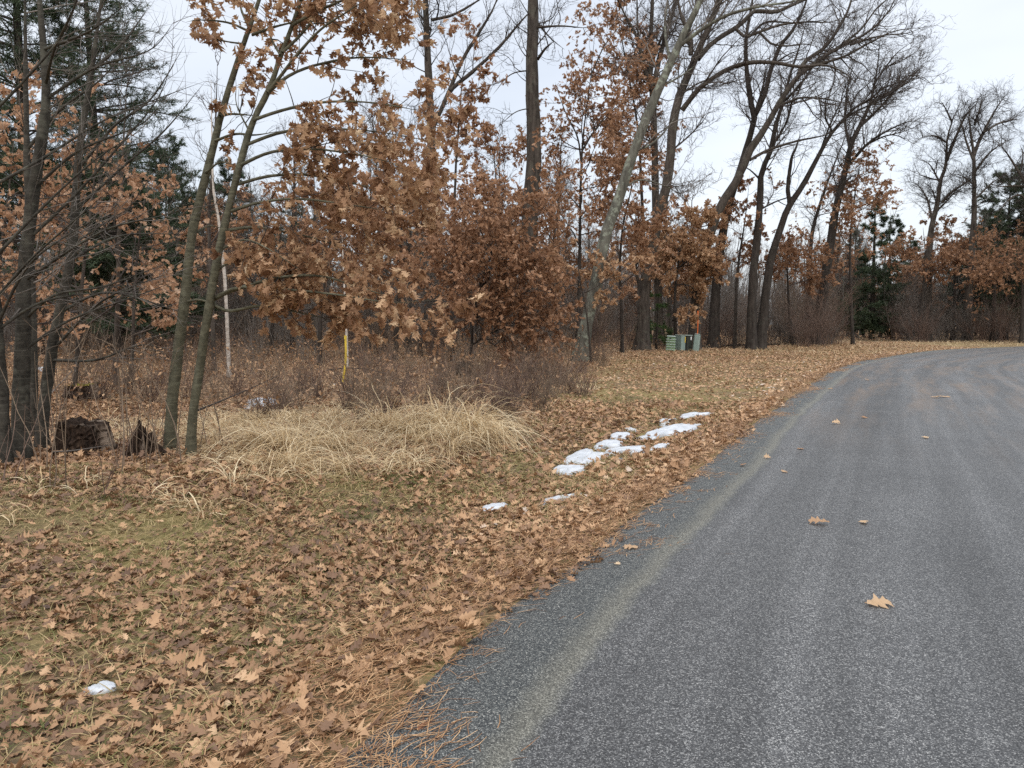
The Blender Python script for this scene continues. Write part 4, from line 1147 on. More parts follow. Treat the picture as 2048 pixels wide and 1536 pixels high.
def generic_leafy(h, label, group, n_leaf=3000, L=.2):
    P = np.stack([np.cumsum(.05 * R.normal(size=10)), np.cumsum(.05 * R.normal(size=10)), np.linspace(-.1, h, 10)], 1); P[:, :2] -= P[0, :2]
    P = spline(P, 22); r = np.linspace(.010 * h + .02, .012, 22)
    a, ra = grow(P[None], r[None], 42 / h, .34, 1., (50, 80), lambda t, Ln: .42 * h * (1 - .65 * t), .011, 8, .12, .03, .008, .3)
    b, rb = grow(a, ra, 3.4, .15, 1., (30, 65), lambda t, Ln: .45 * Ln, .01, 5, .16, .0, .006, .3)
    c, rc = grow(b, rb, 4, .15, 1., (25, 60), lambda t, Ln: .4 * Ln + .06, .01, 3, .2, .0, .004)
    f = Geo(); twig_leaves(f, LEAF_FAR, c, 1.2 * n_leaf / len(c), L * .85, .1, .9, down=.4, t0=0)
    return finish_tree('oak_tree', label, 'tree', (0, 0, 0), [(P, r)], [(a, ra, 5), (b, rb, 4), (c, rc, 3)], M['bark_dark'], M['twig_dark'], group, f, M['leaf_rust'], 8, local=True)


def shrub(h, n, label, group, twig='twig_red', spread=.45, lv=1.0, name='shrub', cat='shrub'):
    az = R.random(n) * 2 * np.pi
    K = 7
    P = np.zeros((n, K, 3)); P[:, 0] = np.stack([.16 * h * R.normal(size=n) * .5, .16 * h * R.normal(size=n) * .5, np.full(n, -.05)], 1)
    d = nrm(np.stack([np.cos(az) * spread * R.random(n), np.sin(az) * spread * R.random(n), np.ones(n)], 1))
    hh = h * (.55 + .5 * R.random(n))
    for k in range(1, K):
        d = nrm(d + .09 * R.normal(size=(n, 3)) + np.stack([np.cos(az) * .02, np.sin(az) * .02, np.zeros(n)], 1))
        P[:, k] = P[:, k - 1] + d * (hh / (K - 1))[:, None]
    r = (.003 + .0026 * hh)[:, None] * np.linspace(1, .3, K)[None]
    b, rb = grow(P, r, 4.2 * lv, .2, 1., (20, 50), lambda t, L: .34 * L * (1 - .4 * t), .007, 5, .12, .04, .0035)
    c, rc = grow(b, rb, 5.0 * lv, .15, 1., (20, 55), lambda t, L: .4 * L + .04, .007, 3, .16, .03, .0028)
    root = empty(name, (0, 0, 0), label, cat, group)
    g = Geo(); V, F = tubes(P, r, 4); g.add(V, F); g.build('stems', M[twig], root)
    g = Geo()
    for X, rx in ((b, rb), (c, rc)):
        V, F = tubes(X, rx, 3); g.add(V, F)
    g.build('twigs', M[twig], root)
    return root


def far_woods():
    n = 2600
    a = np.radians(R.uniform(-52, 52, n)); d = R.uniform(100, 150, n)
    x, y = d * np.sin(a), d * np.cos(a)
    h = R.uniform(5, 12, n) * np.where(np.abs(1024 + FPX * x / y - 1740) < 90, .75, 1)
    K = 6
    P = np.zeros((n, K, 3)); P[:, 0] = np.stack([x, y, np.full(n, -.3)], 1)
    dd = nrm(np.stack([.08 * R.normal(size=n), .08 * R.normal(size=n), np.ones(n)], 1))
    for k in range(1, K):
        dd = nrm(dd + .06 * R.normal(size=(n, 3))); P[:, k] = P[:, k - 1] + dd * (h / (K - 1))[:, None]
    r = (.012 * h)[:, None] * np.linspace(1, .3, K)[None]
    b, rb = grow(P, r, 1.6, .1, 1., (25, 60), lambda t, L: .3 * L * (1.1 - t), .009, 4, .12, .06, .018)
    c, rc = grow(b, rb, 1.9, .15, 1., (25, 60), lambda t, L: .5 * L, .009, 3, .15, .04, .012)
    g = Geo()
    for X, rx, s_ in ((P, r, 5), (b, rb, 3), (c, rc, 3)):
        V, F = tubes(X, rx, s_); g.add(V, F)
    o = g.build('far_woods', M['twig_grey'])
    tag(o, 'distant grey mass of bare woods closing the view behind all other trees', 'woods', kind='stuff')


far_woods()


def spread_copies(protos, spots, label, group, smin=.8, smax=1.2):
    for k, (x, y) in enumerate(spots):
        s = R.uniform(smin, smax); loc = (x, y, gz1(x, y) - .02); rz = R.uniform(0, 6.28)
        sc = (s * R.uniform(.9, 1.1), s * R.uniform(.9, 1.1), s)
        if k < len(protos):
            o = protos[k]; o.location = loc; o.rotation_euler = (0, 0, rz); o.scale = sc
        else:
            copy_tree(protos[k % len(protos)], loc, rz, sc)


def poisson_spots(n, x0, x1, y0, y1, dmin, fn):
    out = []
    for _ in range(n * 40):
        x, y = R.uniform(x0, x1), R.uniform(y0, y1)
        if not fn(x, y): continue
        if any((x - a) ** 2 + (y - b) ** 2 < dmin * dmin for a, b in out): continue
        out.append((x, y))
        if len(out) >= n: break
    return out


def wood_ok(margin, xm=.80, extra=6):
    return lambda x, y: abs(x) < xm * y + extra and float(dwood([x], [y])[0]) > margin


def deep(x, y):
    """keeps the gap of the clearing at the right open"""
    px = 1024 + FPX * x / y
    return not (1660 < px < 1800 and y < 58)


LB, GB = 'thin bare grey tree standing in the depths of the wood among many like it', 'bare trees in the depths of the wood'
bare = [generic_bare(h, LB, GB, sp_) for h, sp_ in ((12, .5), (14, .45), (10, .55), (13, .4), (9, .5))]
f = wood_ok(6)
spots = poisson_spots(255, -85, 70, 34, 100, 1.6, lambda x, y: f(x, y) and deep(x, y))
spread_copies(bare, spots, LB, GB, .75, 1.1)
LL, GL = 'far oak holding rust brown leaves in the depths of the wood among many like it', 'brown leafed oaks in the depths of the wood'
leafs = [generic_leafy(h, LL, GL, n, .24) for h, n in ((7.5, 4500), (6, 3800), (9, 5200))]
spots = poisson_spots(60, -75, 66, 36, 92, 2.6, lambda x, y: f(x, y) and deep(x, y))
spread_copies(leafs, spots, LL, GL, .7, 1.15)
LS, GS = 'bare reddish brown thicket shrub, head high or less, under the trees of the wood', 'thicket shrubs under the trees'
shr = [shrub(h, n, LS, GS, tw, sp_) for h, n, tw, sp_ in ((2.2, 26, 'twig_red', .45), (1.7, 30, 'twig_brown', .6), (2.8, 22, 'twig_grey', .4), (1.4, 26, 'twig_red', .7))]
f1 = wood_ok(.8)
spots = poisson_spots(170, -42, 44, 19, 60, 1.0, lambda x, y: f1(x, y) and deep(x, y) and (y > 24 or x < 2))
spread_copies(shr, spots, LS, GS, .5, 1.35)
LG, GG = 'grey brown clump of slim saplings, taller than a person, standing between the trunks', 'grey sapling clumps between the trunks'
sap = [shrub(5.5, 26, LG, GG, 'twig_grey', .3, .9, 'sapling_clump', 'saplings'), shrub(4.4, 30, LG, GG, 'twig_brown', .35, .9, 'sapling_clump', 'saplings'), shrub(6.5, 22, LG, GG, 'twig_grey', .25, .9, 'sapling_clump', 'saplings')]
f2 = wood_ok(3)
spots = poisson_spots(250, -62, 62, 29, 80, 1.6, lambda x, y: f2(x, y) and deep(x, y))
spread_copies(sap, spots, LG, GG, .55, 1.25)
# tall purple thicket by the dark pair of oaks and across the road
LT, GT = 'tall dense purplish bush of upright twigs at the edge of the right wood', 'tall purplish thicket bushes on the right'
tall = [shrub(4.2, 46, LT, GT, 'twig_red', .55, .9), shrub(3.4, 44, LT, GT, 'twig_grey', .65, .9)]
spots = [at_ground(px, Y)[:2] for px, Y in ((1610, 41), (1590, 42.5), (1640, 42), (1655, 44), (1625, 45), (1570, 44), (1668, 46), (1820, 53), (1842, 52), (1866, 52.5), (1800, 54), (1885, 54), (1830, 56), (1915, 53.5), (1960, 52), (1985, 53), (2010, 51), (2040, 50), (1780, 58), (1480, 43), (1455, 44), (1540, 45), (1410, 43))]
spread_copies(tall, spots, LT, GT, .55, 1.1)
# brush in the foreground clearing
LR, GR = 'low wiry red brown bush of fine stems at the rim of the clearing', 'low red brown bushes at the rim of the clearing'
redb = [shrub(1.0, 40, LR, GR, 'twig_red', .9, 1.6), shrub(.85, 44, LR, GR, 'twig_red', 1.0, 1.7), shrub(1.15, 34, LR, GR, 'twig_brown', .8, 1.4)]
spots = [ground(*p) for p in ((1060, 800), (1010, 815), (1100, 795), (1140, 785), (960, 800), (1080, 825), (1030, 790), (1120, 770), (920, 805), (860, 800), (1000, 780), (950, 775), (1165, 790), (800, 790), (750, 800), (700, 790), (640, 800), (1050, 760), (990, 750), (880, 770), (820, 760), (760, 770), (600, 790), (545, 780), (560, 810), (480, 790), (430, 800), (380, 790), (300, 800), (250, 790), (200, 800), (690, 815), (590, 822), (840, 815), (780, 822), (905, 828), (980, 838), (1015, 845), (730, 838), (530, 832), (320, 770), (420, 760), (1160, 745), (1100, 745), (1205, 735))]
spread_copies(redb, spots, LR, GR, .75, 1.2)
# thin upright sprouts around the stumps
LP, GP = 'thin upright bare sprout among the stumps and dark stems on the left', 'thin sprouts around the stumps'
spr = [shrub(1.5, 4, LP, GP, 'twig_brown', .3, .5), shrub(1.0, 5, LP, GP, 'twig_red', .4, .6), shrub(1.9, 3, LP, GP, 'twig_brown', .25, .6)]
spots = [ground(*p) for p in ((97, 950), (245, 925), (262, 905), (285, 930), (310, 905), (108, 905), (255, 960), (20, 990), (110, 1000), (340, 930), (100, 870), (130, 860), (420, 900), (205, 1010))]
spread_copies(spr, spots, LP, GP, .8, 1.15)


# ------------------------------------------------------------------ stumps
def mat_stump():
    m, nt, out = new_mat('rotten_wood')
    tc = nd(nt, 'ShaderNodeTexCoord')
    mp = nd(nt, 'ShaderNodeMapping', {'Vector': tc.outputs['Object'], 'Scale': (1, 1, .18)})
    n = nd(nt, 'ShaderNodeTexNoise', {'Vector': mp.outputs[0], 'Scale': 22., 'Detail': 7., 'Roughness': .7})
    n2 = nd(nt, 'ShaderNodeTexNoise', {'Vector': mp.outputs[0], 'Scale': 5., 'Detail': 3.})
    c = ramp(nt, n.outputs[0], [(.32, (.008, .006, .005)), (.55, (.036, .023, .016)), (.72, (.10, .066, .045))])
    c = mixc(nt, maprange(nt, n2.outputs[0], .60, .70), c, (.22, .17, .13))
    b = nd(nt, 'ShaderNodeBump', {'Height': n.outputs[0], 'Strength': 1., 'Distance': .03})
    p = nd(nt, 'ShaderNodeBsdfPrincipled', {'Base Color': c, 'Roughness': .9, 'Specular IOR Level': .1, 'Normal': b.outputs[0]})
    nt.links.new(p.outputs[0], out.inputs[0])
    return m


M['stump'] = mat_stump()
M['moss'] = mat_plain('moss', (.20, .17, .03), .95, 0, .5, 30., .1)
M['dark_hole'] = mat_plain('root_soil', (.028, .020, .015), .95, 0, .5, 18., .1)


def stump(label, px, py, rb, rt, h, tilt, jag, moss=None):
    p = ground(px, py); z = gz1(*p) - .06
    root = empty('tree_stump', (p[0], p[1], z), label, 'stump')
    s, K = 44, 14
    a = np.arange(s) * 2 * np.pi / s
    lob = 1 + .10 * np.sin(a * 5 + 1) + .07 * np.sin(a * 8 + 2) + .06 * R.normal(size=s)
    top = h * (1 + tilt * np.cos(a) + jag * R.normal(size=s) + jag * .8 * np.sin(a * 3 + 1))
    V = []
    for k in range(K):
        t = k / (K - 1)
        rr = (rt + (rb - rt) * (1 - t) ** 1.8) * (1 + (lob - 1) * (1.5 - t * .7)) + .10 * rb * np.maximum(np.sin(a * 5 + 1), 0) * (1 - t) ** 4
        rr = rr + .012 * R.normal(size=s)
        V.append(np.stack([rr * np.cos(a) + tilt * .0, rr * np.sin(a), top * t], 1))
    V = np.concatenate(V)
    i = (np.arange(K - 1)[:, None] * s + np.arange(s)[None]); j = (np.arange(K - 1)[:, None] * s + (np.arange(s)[None] + 1) % s)
    F = np.stack([i, j, j + s, i + s], -1).reshape(-1, 4)
    g = Geo(); g.add(V, F); g.build('bark_shell', M['stump'], root, smooth_=False)
    # sawn, sunken and splintered top
    g = Geo(); rim = V[-s:]
    rings = [rim * np.array([.985, .985, 1]) + np.array([0, 0, -.004])]
    for f in (.75, .45, .18):
        q = rim * np.array([f, f, 1]); q[:, 2] = rim[:, 2] * f + np.mean(rim[:, 2]) * (1 - f) - .03 * (1 - f) + .012 * R.normal(size=s); rings.append(q)
    VV = np.concatenate(rings + [np.array([[0, 0, np.mean(rim[:, 2]) - .04]])])
    n = len(rings)
    i = (np.arange(n - 1)[:, None] * s + np.arange(s)[None]); j = (np.arange(n - 1)[:, None] * s + (np.arange(s)[None] + 1) % s)
    F = np.stack([i, j, j + s, i + s], -1).reshape(-1, 4)
    c = len(VV) - 1; b = (n - 1) * s
    g.add(VV, [F, np.array([[b + k, b + (k + 1) % s, c] for k in range(s)])])
    g.build('top', M['moss'] if moss else M['stump'], root, smooth_=False)
    return root


stump('wide rotting sawn tree stump with a pale split on its right side', 172, 905, .33, .25, .42, -.06, .03)
stump('small jagged rotten tree stump between the wide one and the twin saplings', 291, 912, .26, .10, .30, -.25, .22)
stump('old stump capped with yellow moss, farther back behind the wide one', 166, 800, .30, .26, .34, .03, .05, True)


def root_ball(label, px, py, r):
    p = ground(px, py)
    root = empty('root_ball', (p[0], p[1], gz1(*p) + r * .55), label, 'root ball')
    n, mm = 26, 16
    u = np.linspace(0, 2 * np.pi, n, endpoint=False); v = np.linspace(.02, np.pi - .02, mm)
    d = np.stack([np.outer(np.sin(v), np.cos(u)), np.outer(np.sin(v), np.sin(u)), np.outer(np.cos(v), np.ones(n))], -1)
    rr = r * (1 + .16 * R.normal(size=(mm, n)))
    V = (d * rr[..., None]).reshape(-1, 3)
    i = (np.arange(mm - 1)[:, None] * n + np.arange(n)[None]); j = (np.arange(mm - 1)[:, None] * n + (np.arange(n)[None] + 1) % n)
    g = Geo(); g.add(V, np.stack([i, i + n, j + n, j], -1).reshape(-1, 4)); g.build('soil', M['dark_hole'], root)
    st = nrm(R.normal(size=(46, 3))) ; P = np.zeros((46, 5, 3)); dd = st.copy(); P[:, 0] = st * r * .8
    for k in range(1, 5):
        dd = nrm(dd + .35 * R.normal(size=dd.shape)); P[:, k] = P[:, k - 1] + dd * r * .22
    g = Geo(); V, F = tubes(P, np.linspace(.012, .004, 5)[None] * np.ones((46, 1)), 4); g.add(V, F); g.build('roots', M['twig_dark'], root)


root_ball('dark round clump of upturned roots and soil at the foot of the small spreading oak', 928, 752, .24)


# ------------------------------------------------------------------ snow
def mat_snow():
    m, nt, out = new_mat('snow')
    tc = nd(nt, 'ShaderNodeTexCoord')
    n = nd(nt, 'ShaderNodeTexNoise', {'Vector': tc.outputs['Object'], 'Scale': 26., 'Detail': 5.})
    n2 = nd(nt, 'ShaderNodeTexNoise', {'Vector': tc.outputs['Object'], 'Scale': 9., 'Detail': 4.})
    c = ramp(nt, n2.outputs[0], [(.3, (.36, .38, .40)), (.6, (.50, .52, .545))])
    b = nd(nt, 'ShaderNodeBump', {'Height': n.outputs[0], 'Strength': .5, 'Distance': .02})
    p = nd(nt, 'ShaderNodeBsdfPrincipled', {'Base Color': c, 'Roughness': .65, 'Normal': b.outputs[0]})
    nt.links.new(p.outputs[0], out.inputs[0])
    return m


M['snow'] = mat_snow()


def snow(label, px, th=.035, group=None):
    """outline seen in the photo -> thin melting slab on the ground"""
    q = np.array([ground(*p) for p in px])
    c = q.mean(0)
    q = spline(np.vstack([q, q[:1]]), 73)[:-1]
    n = len(q)
    d = q - c
    wv = R.normal(size=n); wv = (wv + np.roll(wv, 1) + np.roll(wv, 2) + np.roll(wv, -1)) / 2
    k = 1 + .045 * wv
    zc = gz(q[:, 0], q[:, 1])
    z0 = gz1(*c)
    rings = []
    for f, hh in ((1.03, -.01), (1.0, .012), (.94, .75 * th), (.78, th), (.5, th * 1.08), (.22, th * 1.05)):
        xy = c + d * (k * f)[:, None] if f > .9 else c + d * (f * (1 + .02 * wv))[:, None]
        zz = gz(xy[:, 0], xy[:, 1]) + hh + (.0025 * wv if f < 1 else 0)
        rings.append(np.stack([xy[:, 0], xy[:, 1], zz], 1))
    V = np.concatenate(rings + [np.array([[c[0], c[1], z0 + th]])]) - np.array([c[0], c[1], z0])
    m = len(rings)
    i = (np.arange(m - 1)[:, None] * n + np.arange(n)[None]); j = (np.arange(m - 1)[:, None] * n + (np.arange(n)[None] + 1) % n)
    F = np.stack([i, j, j + n, i + n], -1).reshape(-1, 4)
    b = (m - 1) * n; cc = len(V) - 1
    g = Geo(); g.add(V, [F, np.array([[b + t, b + (t + 1) % n, cc] for t in range(n)])])
    o = g.build('snow_patch', M['snow'])
    o.location = (c[0], c[1], z0)
    tag(o, label, 'snow patch', group)


G_ = 'melting snow patches on the verge'
snow('small snow patch nearest the camera, among leaves at the lower left', [(168, 1368), (186, 1361), (210, 1354), (228, 1354), (230, 1365), (214, 1371), (190, 1374), (172, 1373)], .02, G_)
snow('short snow patch with a leaf on it, leftmost on the open verge', [(965, 1008), (985, 1002), (1012, 1000), (1010, 1009), (990, 1015), (968, 1017)], .025, G_)
snow('long thin snow streak right of the leftmost short one', [(1081, 1003), (1090, 996), (1120, 990), (1162, 987), (1140, 995), (1110, 999), (1086, 1007)], .025, G_)
snow('rounded snow patch below the main run of snow, pointing toward the camera', [(1105, 930), (1130, 926), (1160, 927), (1170, 934), (1150, 943), (1136, 949), (1120, 943), (1108, 936)], .04, G_)
snow('large lower snow patch at the left end of the main run', [(1128, 913), (1165, 895), (1180, 893), (1192, 901), (1215, 905), (1200, 915), (1172, 925), (1150, 922), (1132, 922)], .045, G_)
snow('smooth domed snow patch above the left end of the main run', [(1188, 890), (1205, 879), (1235, 877), (1247, 884), (1238, 890), (1212, 891), (1196, 897)], .045, G_)
snow('long narrow snow strip in the middle of the main run', [(1205, 906), (1215, 896), (1245, 892), (1290, 891), (1297, 896), (1270, 899), (1245, 901), (1225, 907)], .035, G_)
snow('thin snow tongue on the lower right beside the leaves of the road edge', [(1257, 905), (1275, 899), (1290, 899), (1284, 904), (1264, 907)], .03, G_)
snow('oval snow patch closest to the road edge', [(1297, 900), (1312, 891), (1338, 888), (1338, 893), (1318, 899), (1302, 903)], .04, G_)
snow('snow patch with a ragged top left of the widest snow field', [(1215, 871), (1230, 862), (1250, 861), (1268, 868), (1262, 874), (1240, 875), (1222, 875)], .04, G_)
snow('small snow speck above the ragged patch', [(1250, 853), (1252, 849), (1262, 851), (1276, 855), (1272, 857), (1256, 856)], .025, G_)
snow('widest snow field of the run, dotted with brown leaves', [(1272, 875), (1300, 868), (1290, 864), (1315, 857), (1345, 849), (1398, 846), (1396, 852), (1380, 862), (1355, 868), (1325, 870), (1305, 879), (1290, 879)], .045, G_)
snow('thin snow sliver joining the widest snow field to the farthest one', [(1318, 846), (1320, 834), (1340, 833), (1352, 835), (1334, 838), (1342, 846), (1330, 850)], .03, G_)
snow('farthest snow patch, drawn out to a point toward the road', [(1358, 832), (1368, 825), (1390, 823), (1405, 825), (1428, 825), (1405, 830), (1385, 833), (1368, 835)], .04, G_)
snow('little snow spot right of the widest snow field, by the leaves', [(1332, 880), (1342, 877), (1352, 879), (1344, 882), (1336, 882)], .02, G_)
snow('tiny snow spot under the narrow strip', [(1228, 916), (1238, 914), (1246, 916), (1236, 919), (1230, 918)], .02, G_)
snow('old snow remnant lying in the brush behind the dead grass clumps', [(486, 806), (498, 798), (520, 795), (545, 797), (555, 802), (540, 806), (512, 806), (496, 811)], .03, G_)
snow('snow remnant showing between the dark stems at the far left', [(62, 742), (78, 737), (100, 737), (112, 741), (90, 744), (70, 745)], .1, G_)


# ------------------------------------------------------------------ utility boxes and markers
M['box_green'] = mat_plain('green_paint', (.17, .26, .14), .55, 0, .12)
M['box_grey'] = mat_plain('grey_green_paint', (.20, .26, .23), .5, 0, .10)
M['box_lid'] = mat_plain('pale_lid_paint', (.30, .36, .32), .5, 0, .10)
M['box_dark'] = mat_plain('dark_olive', (.030, .033, .026), .55, 0, .2)
M['box_black'] = mat_plain('black_shadow_and_fittings', (.008, .008, .008), .7, 0, .2)  # black for the cabinet's painted recess shadow, also for hasp and lock
M['sticker'] = mat_plain('white_sticker', (.75, .75, .72), .5, 0, .06)
M['yellow'] = mat_plain('yellow_plastic', (.62, .45, .05), .5, 0, .15)
M['orange'] = mat_plain('orange_plastic', (.62, .14, .03), .5, 0, .15)


def box(g, x0, x1, y0, y1, z0, z1, bev=.01, taper=0.):
    """chamfered box; taper shrinks the top"""
    def ring(z, inset, tp):
        a, b, c, d = x0 + inset + tp, x1 - inset - tp, y0 + inset + tp, y1 - inset - tp
        e = bev
        return [(a + e, c, z), (b - e, c, z), (b, c + e, z), (b, d - e, z), (b - e, d, z), (a + e, d, z), (a, d - e, z), (a, c + e, z)]
    rs = [ring(z0, bev, 0), ring(z0 + bev, 0, 0), ring(z1 - bev, 0, taper), ring(z1, bev, taper)]
    V = np.array(sum(rs, []))
    F = [[k * 8 + i, k * 8 + (i + 1) % 8, (k + 1) * 8 + (i + 1) % 8, (k + 1) * 8 + i] for k in range(3) for i in range(8)]
    g.add(V, [np.array(F), np.array([[7, 6, 5, 4, 3, 2, 1, 0]]), np.array([[24 + i for i in range(8)]])])


def part(name, mat, root, fn):
    g = Geo(); fn(g); return g.build(name, mat, root, smooth_=False)


def ribbed_box():
    p = at_ground(1340.5, 35)
    r = empty('utility_pedestal', p, 'light green ribbed utility box, leftmost of the group by the great oak', 'utility box')
    r.rotation_euler = (math.radians(0), math.radians(3), math.radians(-14))
    def body(g):
        box(g, -.22, .22, -.17, .17, 0, .74, .03, .02)
    part('body', M['box_green'], r, body)
    def ribs(g):
        for k in range(5):
            z = .10 + k * .125
            for xx in (-.20, -.065, .07):
                box(g, xx, xx + .12, -.195, -.168, z, z + .045, .008)
            box(g, .2, .235, -.13, .13, z, z + .045, .008); box(g, -.235, -.2, -.13, .13, z, z + .045, .008)
    part('ribs', M['box_lid'], r, ribs)
    part('lid', M['box_lid'], r, lambda g: box(g, -.225, .225, -.18, .18, .743, .80, .02, .015))
    part('hasp', M['box_black'], r, lambda g: box(g, -.10, .02, -.20, -.178, .66, .70, .006))


def split_cabinet():
    p = at_ground(1365, 35.4)
    r = empty('utility_cabinet', p, 'utility cabinet with grey green front and dark olive side, middle of the group', 'utility box')
    r.rotation_euler = (0, math.radians(2), math.radians(24))
    part('pad', M['box_lid'], r, lambda g: box(g, -.30, .40, -.27, .27, 0, .04, .01))
    part('cover', M['box_grey'], r, lambda g: box(g, -.30, -.03, -.25, .25, .043, .80, .015, .01))
    part('recess_shadow', M['box_black'], r, lambda g: box(g, -.027, .06, -.20, .20, .043, .79, .01))  # solid black block standing in for the shadow between cover and body
    part('body', M['box_dark'], r, lambda g: box(g, .063, .38, -.24, .24, .043, .79, .015, .008))  # body coloured much darker than the cover
    part('lid', M['box_lid'], r, lambda g: box(g, -.31, .39, -.26, .26, .803, .84, .012))
    part('warning_label', M['yellow'], r, lambda g: box(g, -.09, -.045, -.262, -.252, .45, .74, .002))
    part('sticker', M['sticker'], r, lambda g: box(g, .26, .34, -.256, -.243, .60, .76, .002))
    part('lock', M['box_black'], r, lambda g: box(g, .22, .27, -.27, -.243, .22, .27, .004))


def tall_pedestal():
    p = at_ground(1391, 35.2)
    r = empty('utility_pedestal', p, 'tall narrow grey green utility post, rightmost of the group and leaning slightly', 'utility box')
    r.rotation_euler = (0, math.radians(5), math.radians(-10))
    part('body', M['box_grey'], r, lambda g: box(g, -.15, .15, -.13, .13, 0, .86, .035, .0))
    part('cap', M['box_lid'], r, lambda g: box(g, -.155, .155, -.135, .135, .863, .91, .03, .01))
    part('seam', M['box_lid'], r, lambda g: box(g, .075, .10, -.136, -.128, .05, .84, .003))
    part('base_collar', M['box_dark'], r, lambda g: box(g, -.17, .17, -.15, .15, -.02, .05, .02))


def rod(name, label, cat, px0, px1, Y, w, mat, capmat):
    a = at(px0[0], px0[1], Y); a[2] = gz1(a[0], a[1]) - .05
    b = at(px1[0], px1[1], Y)
    root = empty(name, a, label, cat)
    P = spline(np.array([a, (a + b) / 2 + np.array([w * .8, 0, 0]), b]), 12)
    g = Geo(); trunk_tube(g, P, np.full(12, w / 2), 8, 0); g.build('rod', mat, root, a)
    d = nrm(b - a)
    P = np.array([b - d * .08, b + d * .01]); g = Geo(); trunk_tube(g, P, np.full(2, w * .62), 8, 0); g.build('end_cap', capmat, root, a)


ribbed_box(); split_cabinet(); tall_pedestal()
rod('marker_rod', 'thin orange marker rod standing just behind the tall utility post', 'marker', (1391, 690), (1396, 622), 35.8, .055, M['orange'], M['orange'])
rod('marker_stake', 'slim yellow marker stake leaning in the brush below the tan leaves', 'marker', (684, 742), (691, 672), 17.5, .055, M['yellow'], M['yellow'])


# ------------------------------------------------------------------ fallen branches and sticks
def fallen(name, label, px, z, w0, w1, mat, twigs=True):
    q = [ground(*p) for p in px]
    P = np.array([[a[0], a[1], gz1(*a) + zz] for a, zz in zip(q, z)])
    base = P[0].copy()
    P = spline(P, 16)
    root = empty(name, base, label, 'stick')
    r = np.linspace(w0, w1, 16) / 2
    g = Geo(); trunk_tube(g, P, r, 7, .05); g.build('stem', mat, root, base)
    if twigs:
        a, ra = grow(P[None], r[None], 3.5, .35, 1., (25, 60), lambda t, L: .35 * (1 - .3 * t), .01, 5, .15, .05, .003)
        b, rb = grow(a, ra, 7, .2, 1., (25, 60), lambda t, L: .14 + 0 * t, .01, 4, .15, .03, .002)
        g = Geo()
        for X, rx in ((a, ra), (b, rb)):
            V, F = tubes(X, rx, 4); g.add(V, F)
        g.build('twigs', M['twig_dark'], root, base)


fallen('fallen_branch', 'dark dead branch lying over the dead grass from the foot of the twin saplings', [(396, 850), (440, 828), (500, 808), (560, 790)], [.30, .34, .38, .42], .035, .012, M['bark_dark'])
fallen('fallen_branch', 'long thin dark branch lying in the brush right of the yellow stake', [(655, 765), (700, 764), (760, 772), (830, 790)], [.25, .3, .3, .2], .03, .012, M['bark_dark'])
fallen('fallen_branch', 'pale slender stick propped slantwise against the dark stems at the left', [(22, 905), (70, 880), (110, 858), (150, 838)], [.05, .35, .62, .85], .022, .010, M['twig_grey'])
fallen('fallen_branch', 'grey stick lying across the foot of the wide rotting stump', [(105, 918), (150, 922), (225, 912)], [.06, .10, .12], .02, .01, M['twig_grey'], False)
fallen('fallen_branch', 'dark log lying at the foot of the paired dark oaks', [(1400, 694), (1470, 693), (1560, 692)], [.12, .14, .10], .16, .10, M['bark_dark'], False)
M['stick_red'] = mat_plain('red_bark', (.19, .075, .035), .8, 0, .4, 40.)
fallen('wood_chip', 'reddish stick with a pale broken end lying on the dark shoulder at the bottom', [(889, 1461), (903, 1450), (919, 1440)], [.012, .016, .018], .020, .016, M['stick_red'], False)
fallen('wood_chip', 'curled reddish bark strip left of the broken stick on the shoulder', [(834, 1464), (848, 1455), (866, 1446)], [.015, .024, .018], .022, .012, M['stick_red'], False)
fallen('wood_chip', 'short red brown twig on the shoulder above the broken stick', [(1032, 1388), (1036, 1380), (1038, 1374)], [.012, .016, .014], .012, .007, M['stick_red'], False)


# ------------------------------------------------------------------ single leaves on the asphalt
def road_leaf(label, px, py, L, ang, tint, near=True, curl=.2):
    p = ground(px, py)
    d = float(dedge([p[0]], [p[1]])[0])
    z = .05 * (1 - ((-d - ROADW / 2) / (ROADW / 2)) ** 2) + .012
    g = Geo(); a = math.radians(ang)
    dr = np.array([[math.cos(a), math.sin(a), .04]])
    V0 = np.zeros((1, 3)) - dr * L * .5
    leaves(g, LEAF_NEAR, V0, dr, np.array([[.02, -.02, 1.]]), np.array([L]), np.array([tint]), curl=curl * .3, fold=.02)
    lo = min(v[:, 2].min() for v in g.V)
    o = g.build('oak_leaf', M['leaf_tan'])
    o.location = (p[0], p[1], max(z, .012) - lo)
    tag(o, label, 'leaf', 'fallen leaves on the asphalt')


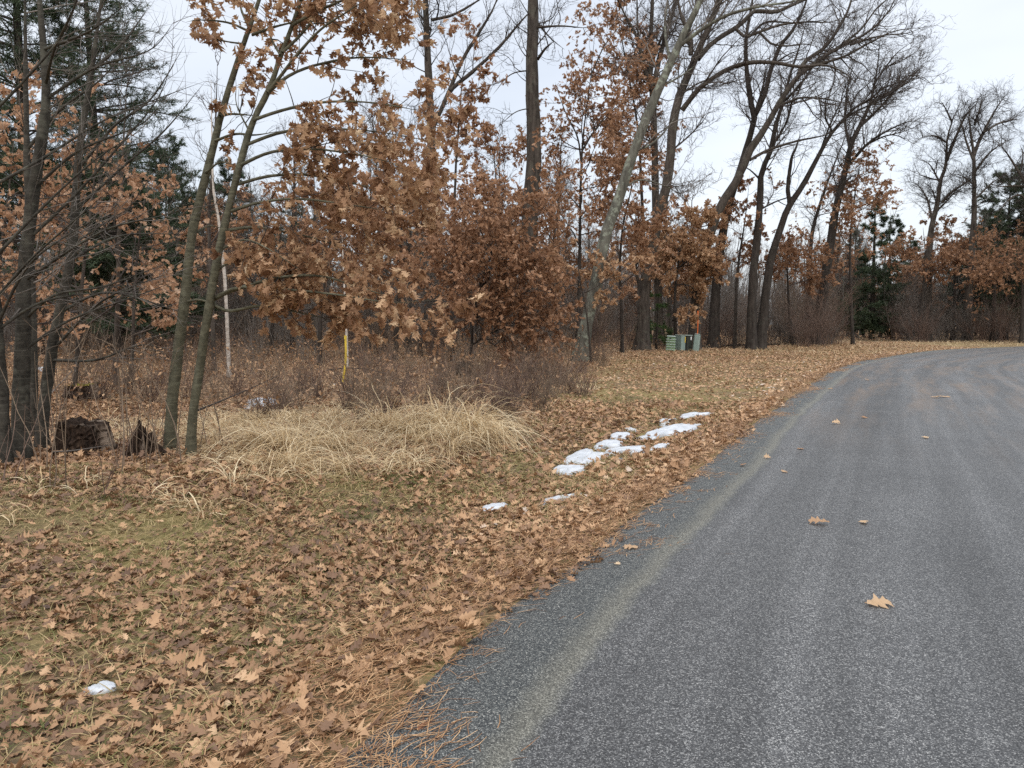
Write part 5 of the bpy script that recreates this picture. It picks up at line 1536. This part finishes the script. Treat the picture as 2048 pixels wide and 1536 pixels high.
road_leaf('large pale tan oak leaf alone on the asphalt, nearest of the leaves there', 1755, 1226, .155, 8, .8)
road_leaf('curled brown oak leaf on the asphalt straight ahead, left of a smaller leaf', 1637, 1058, .15, 150, .65, True, .5)
road_leaf('small tan leaf right of the curled brown leaf on the asphalt', 1727, 1058, .085, 60, .85)
road_leaf('tan oak leaf on the dark shoulder at the left edge of the asphalt', 1262, 1100, .115, 170, .75)
road_leaf('pale scrap of leaf on the shoulder below the tan oak leaf', 1234, 1134, .05, 30, .95)
road_leaf('small leaf on the asphalt near the shoulder, farther up the road', 1600, 903, .10, 20, .6)
road_leaf('orange leaf on the asphalt a little beyond the curled one, toward the shoulder', 1569, 950, .09, 110, .75)
road_leaf('brown leaf close to the shoulder line on the middle asphalt', 1485, 935, .10, 45, .55)
road_leaf('dark leaf between the shoulder line and the wheel track', 1600, 1010, .0, 0, .4) if False else None
road_leaf('pale leaf on the right middle asphalt', 1851, 884, .11, 80, .9)
road_leaf('tan leaf upright on its edge on the wheel track', 1671, 853, .14, 15, .85, True, .6)
road_leaf('leaf on the asphalt near the first brown needle streak', 1728, 841, .12, 60, .6)
road_leaf('left one of two long leaves on the far asphalt', 1870, 801, .2, 5, .85)
road_leaf('right one of two long leaves on the far asphalt', 1890, 800, .2, 160, .8)
road_leaf('far leaf on the left side of the asphalt by the bend', 1660, 780, .14, 30, .7)
road_leaf('far pale leaf on the asphalt right of the bend', 1735, 764, .16, 80, .8)
road_leaf('leaf lying on the sandy line between shoulder and asphalt', 1535, 921, .09, 130, .8)


# ------------------------------------------------------------------ camera and view
cam = D.cameras.new('camera')
cam.sensor_fit = 'HORIZONTAL'; cam.sensor_width = 36.0
cam.lens = 36.0 * FPX / 2048
cam.clip_start = .05; cam.clip_end = 2000
co = D.objects.new('camera', cam); link(co)
co.location = (0, 0, H)
co.rotation_euler = (math.pi / 2 - PITCH, 0, 0)
S.camera = co
S.view_settings.view_transform = 'Standard'
S.view_settings.look = 'None'
S.view_settings.exposure = .25
S.view_settings.gamma = 1.0
S.view_settings.use_curve_mapping = False
S.cycles.max_bounces = 6
S.cycles.diffuse_bounces = 3
S.cycles.glossy_bounces = 2
S.cycles.transmission_bounces = 3
S.cycles.use_denoising = False
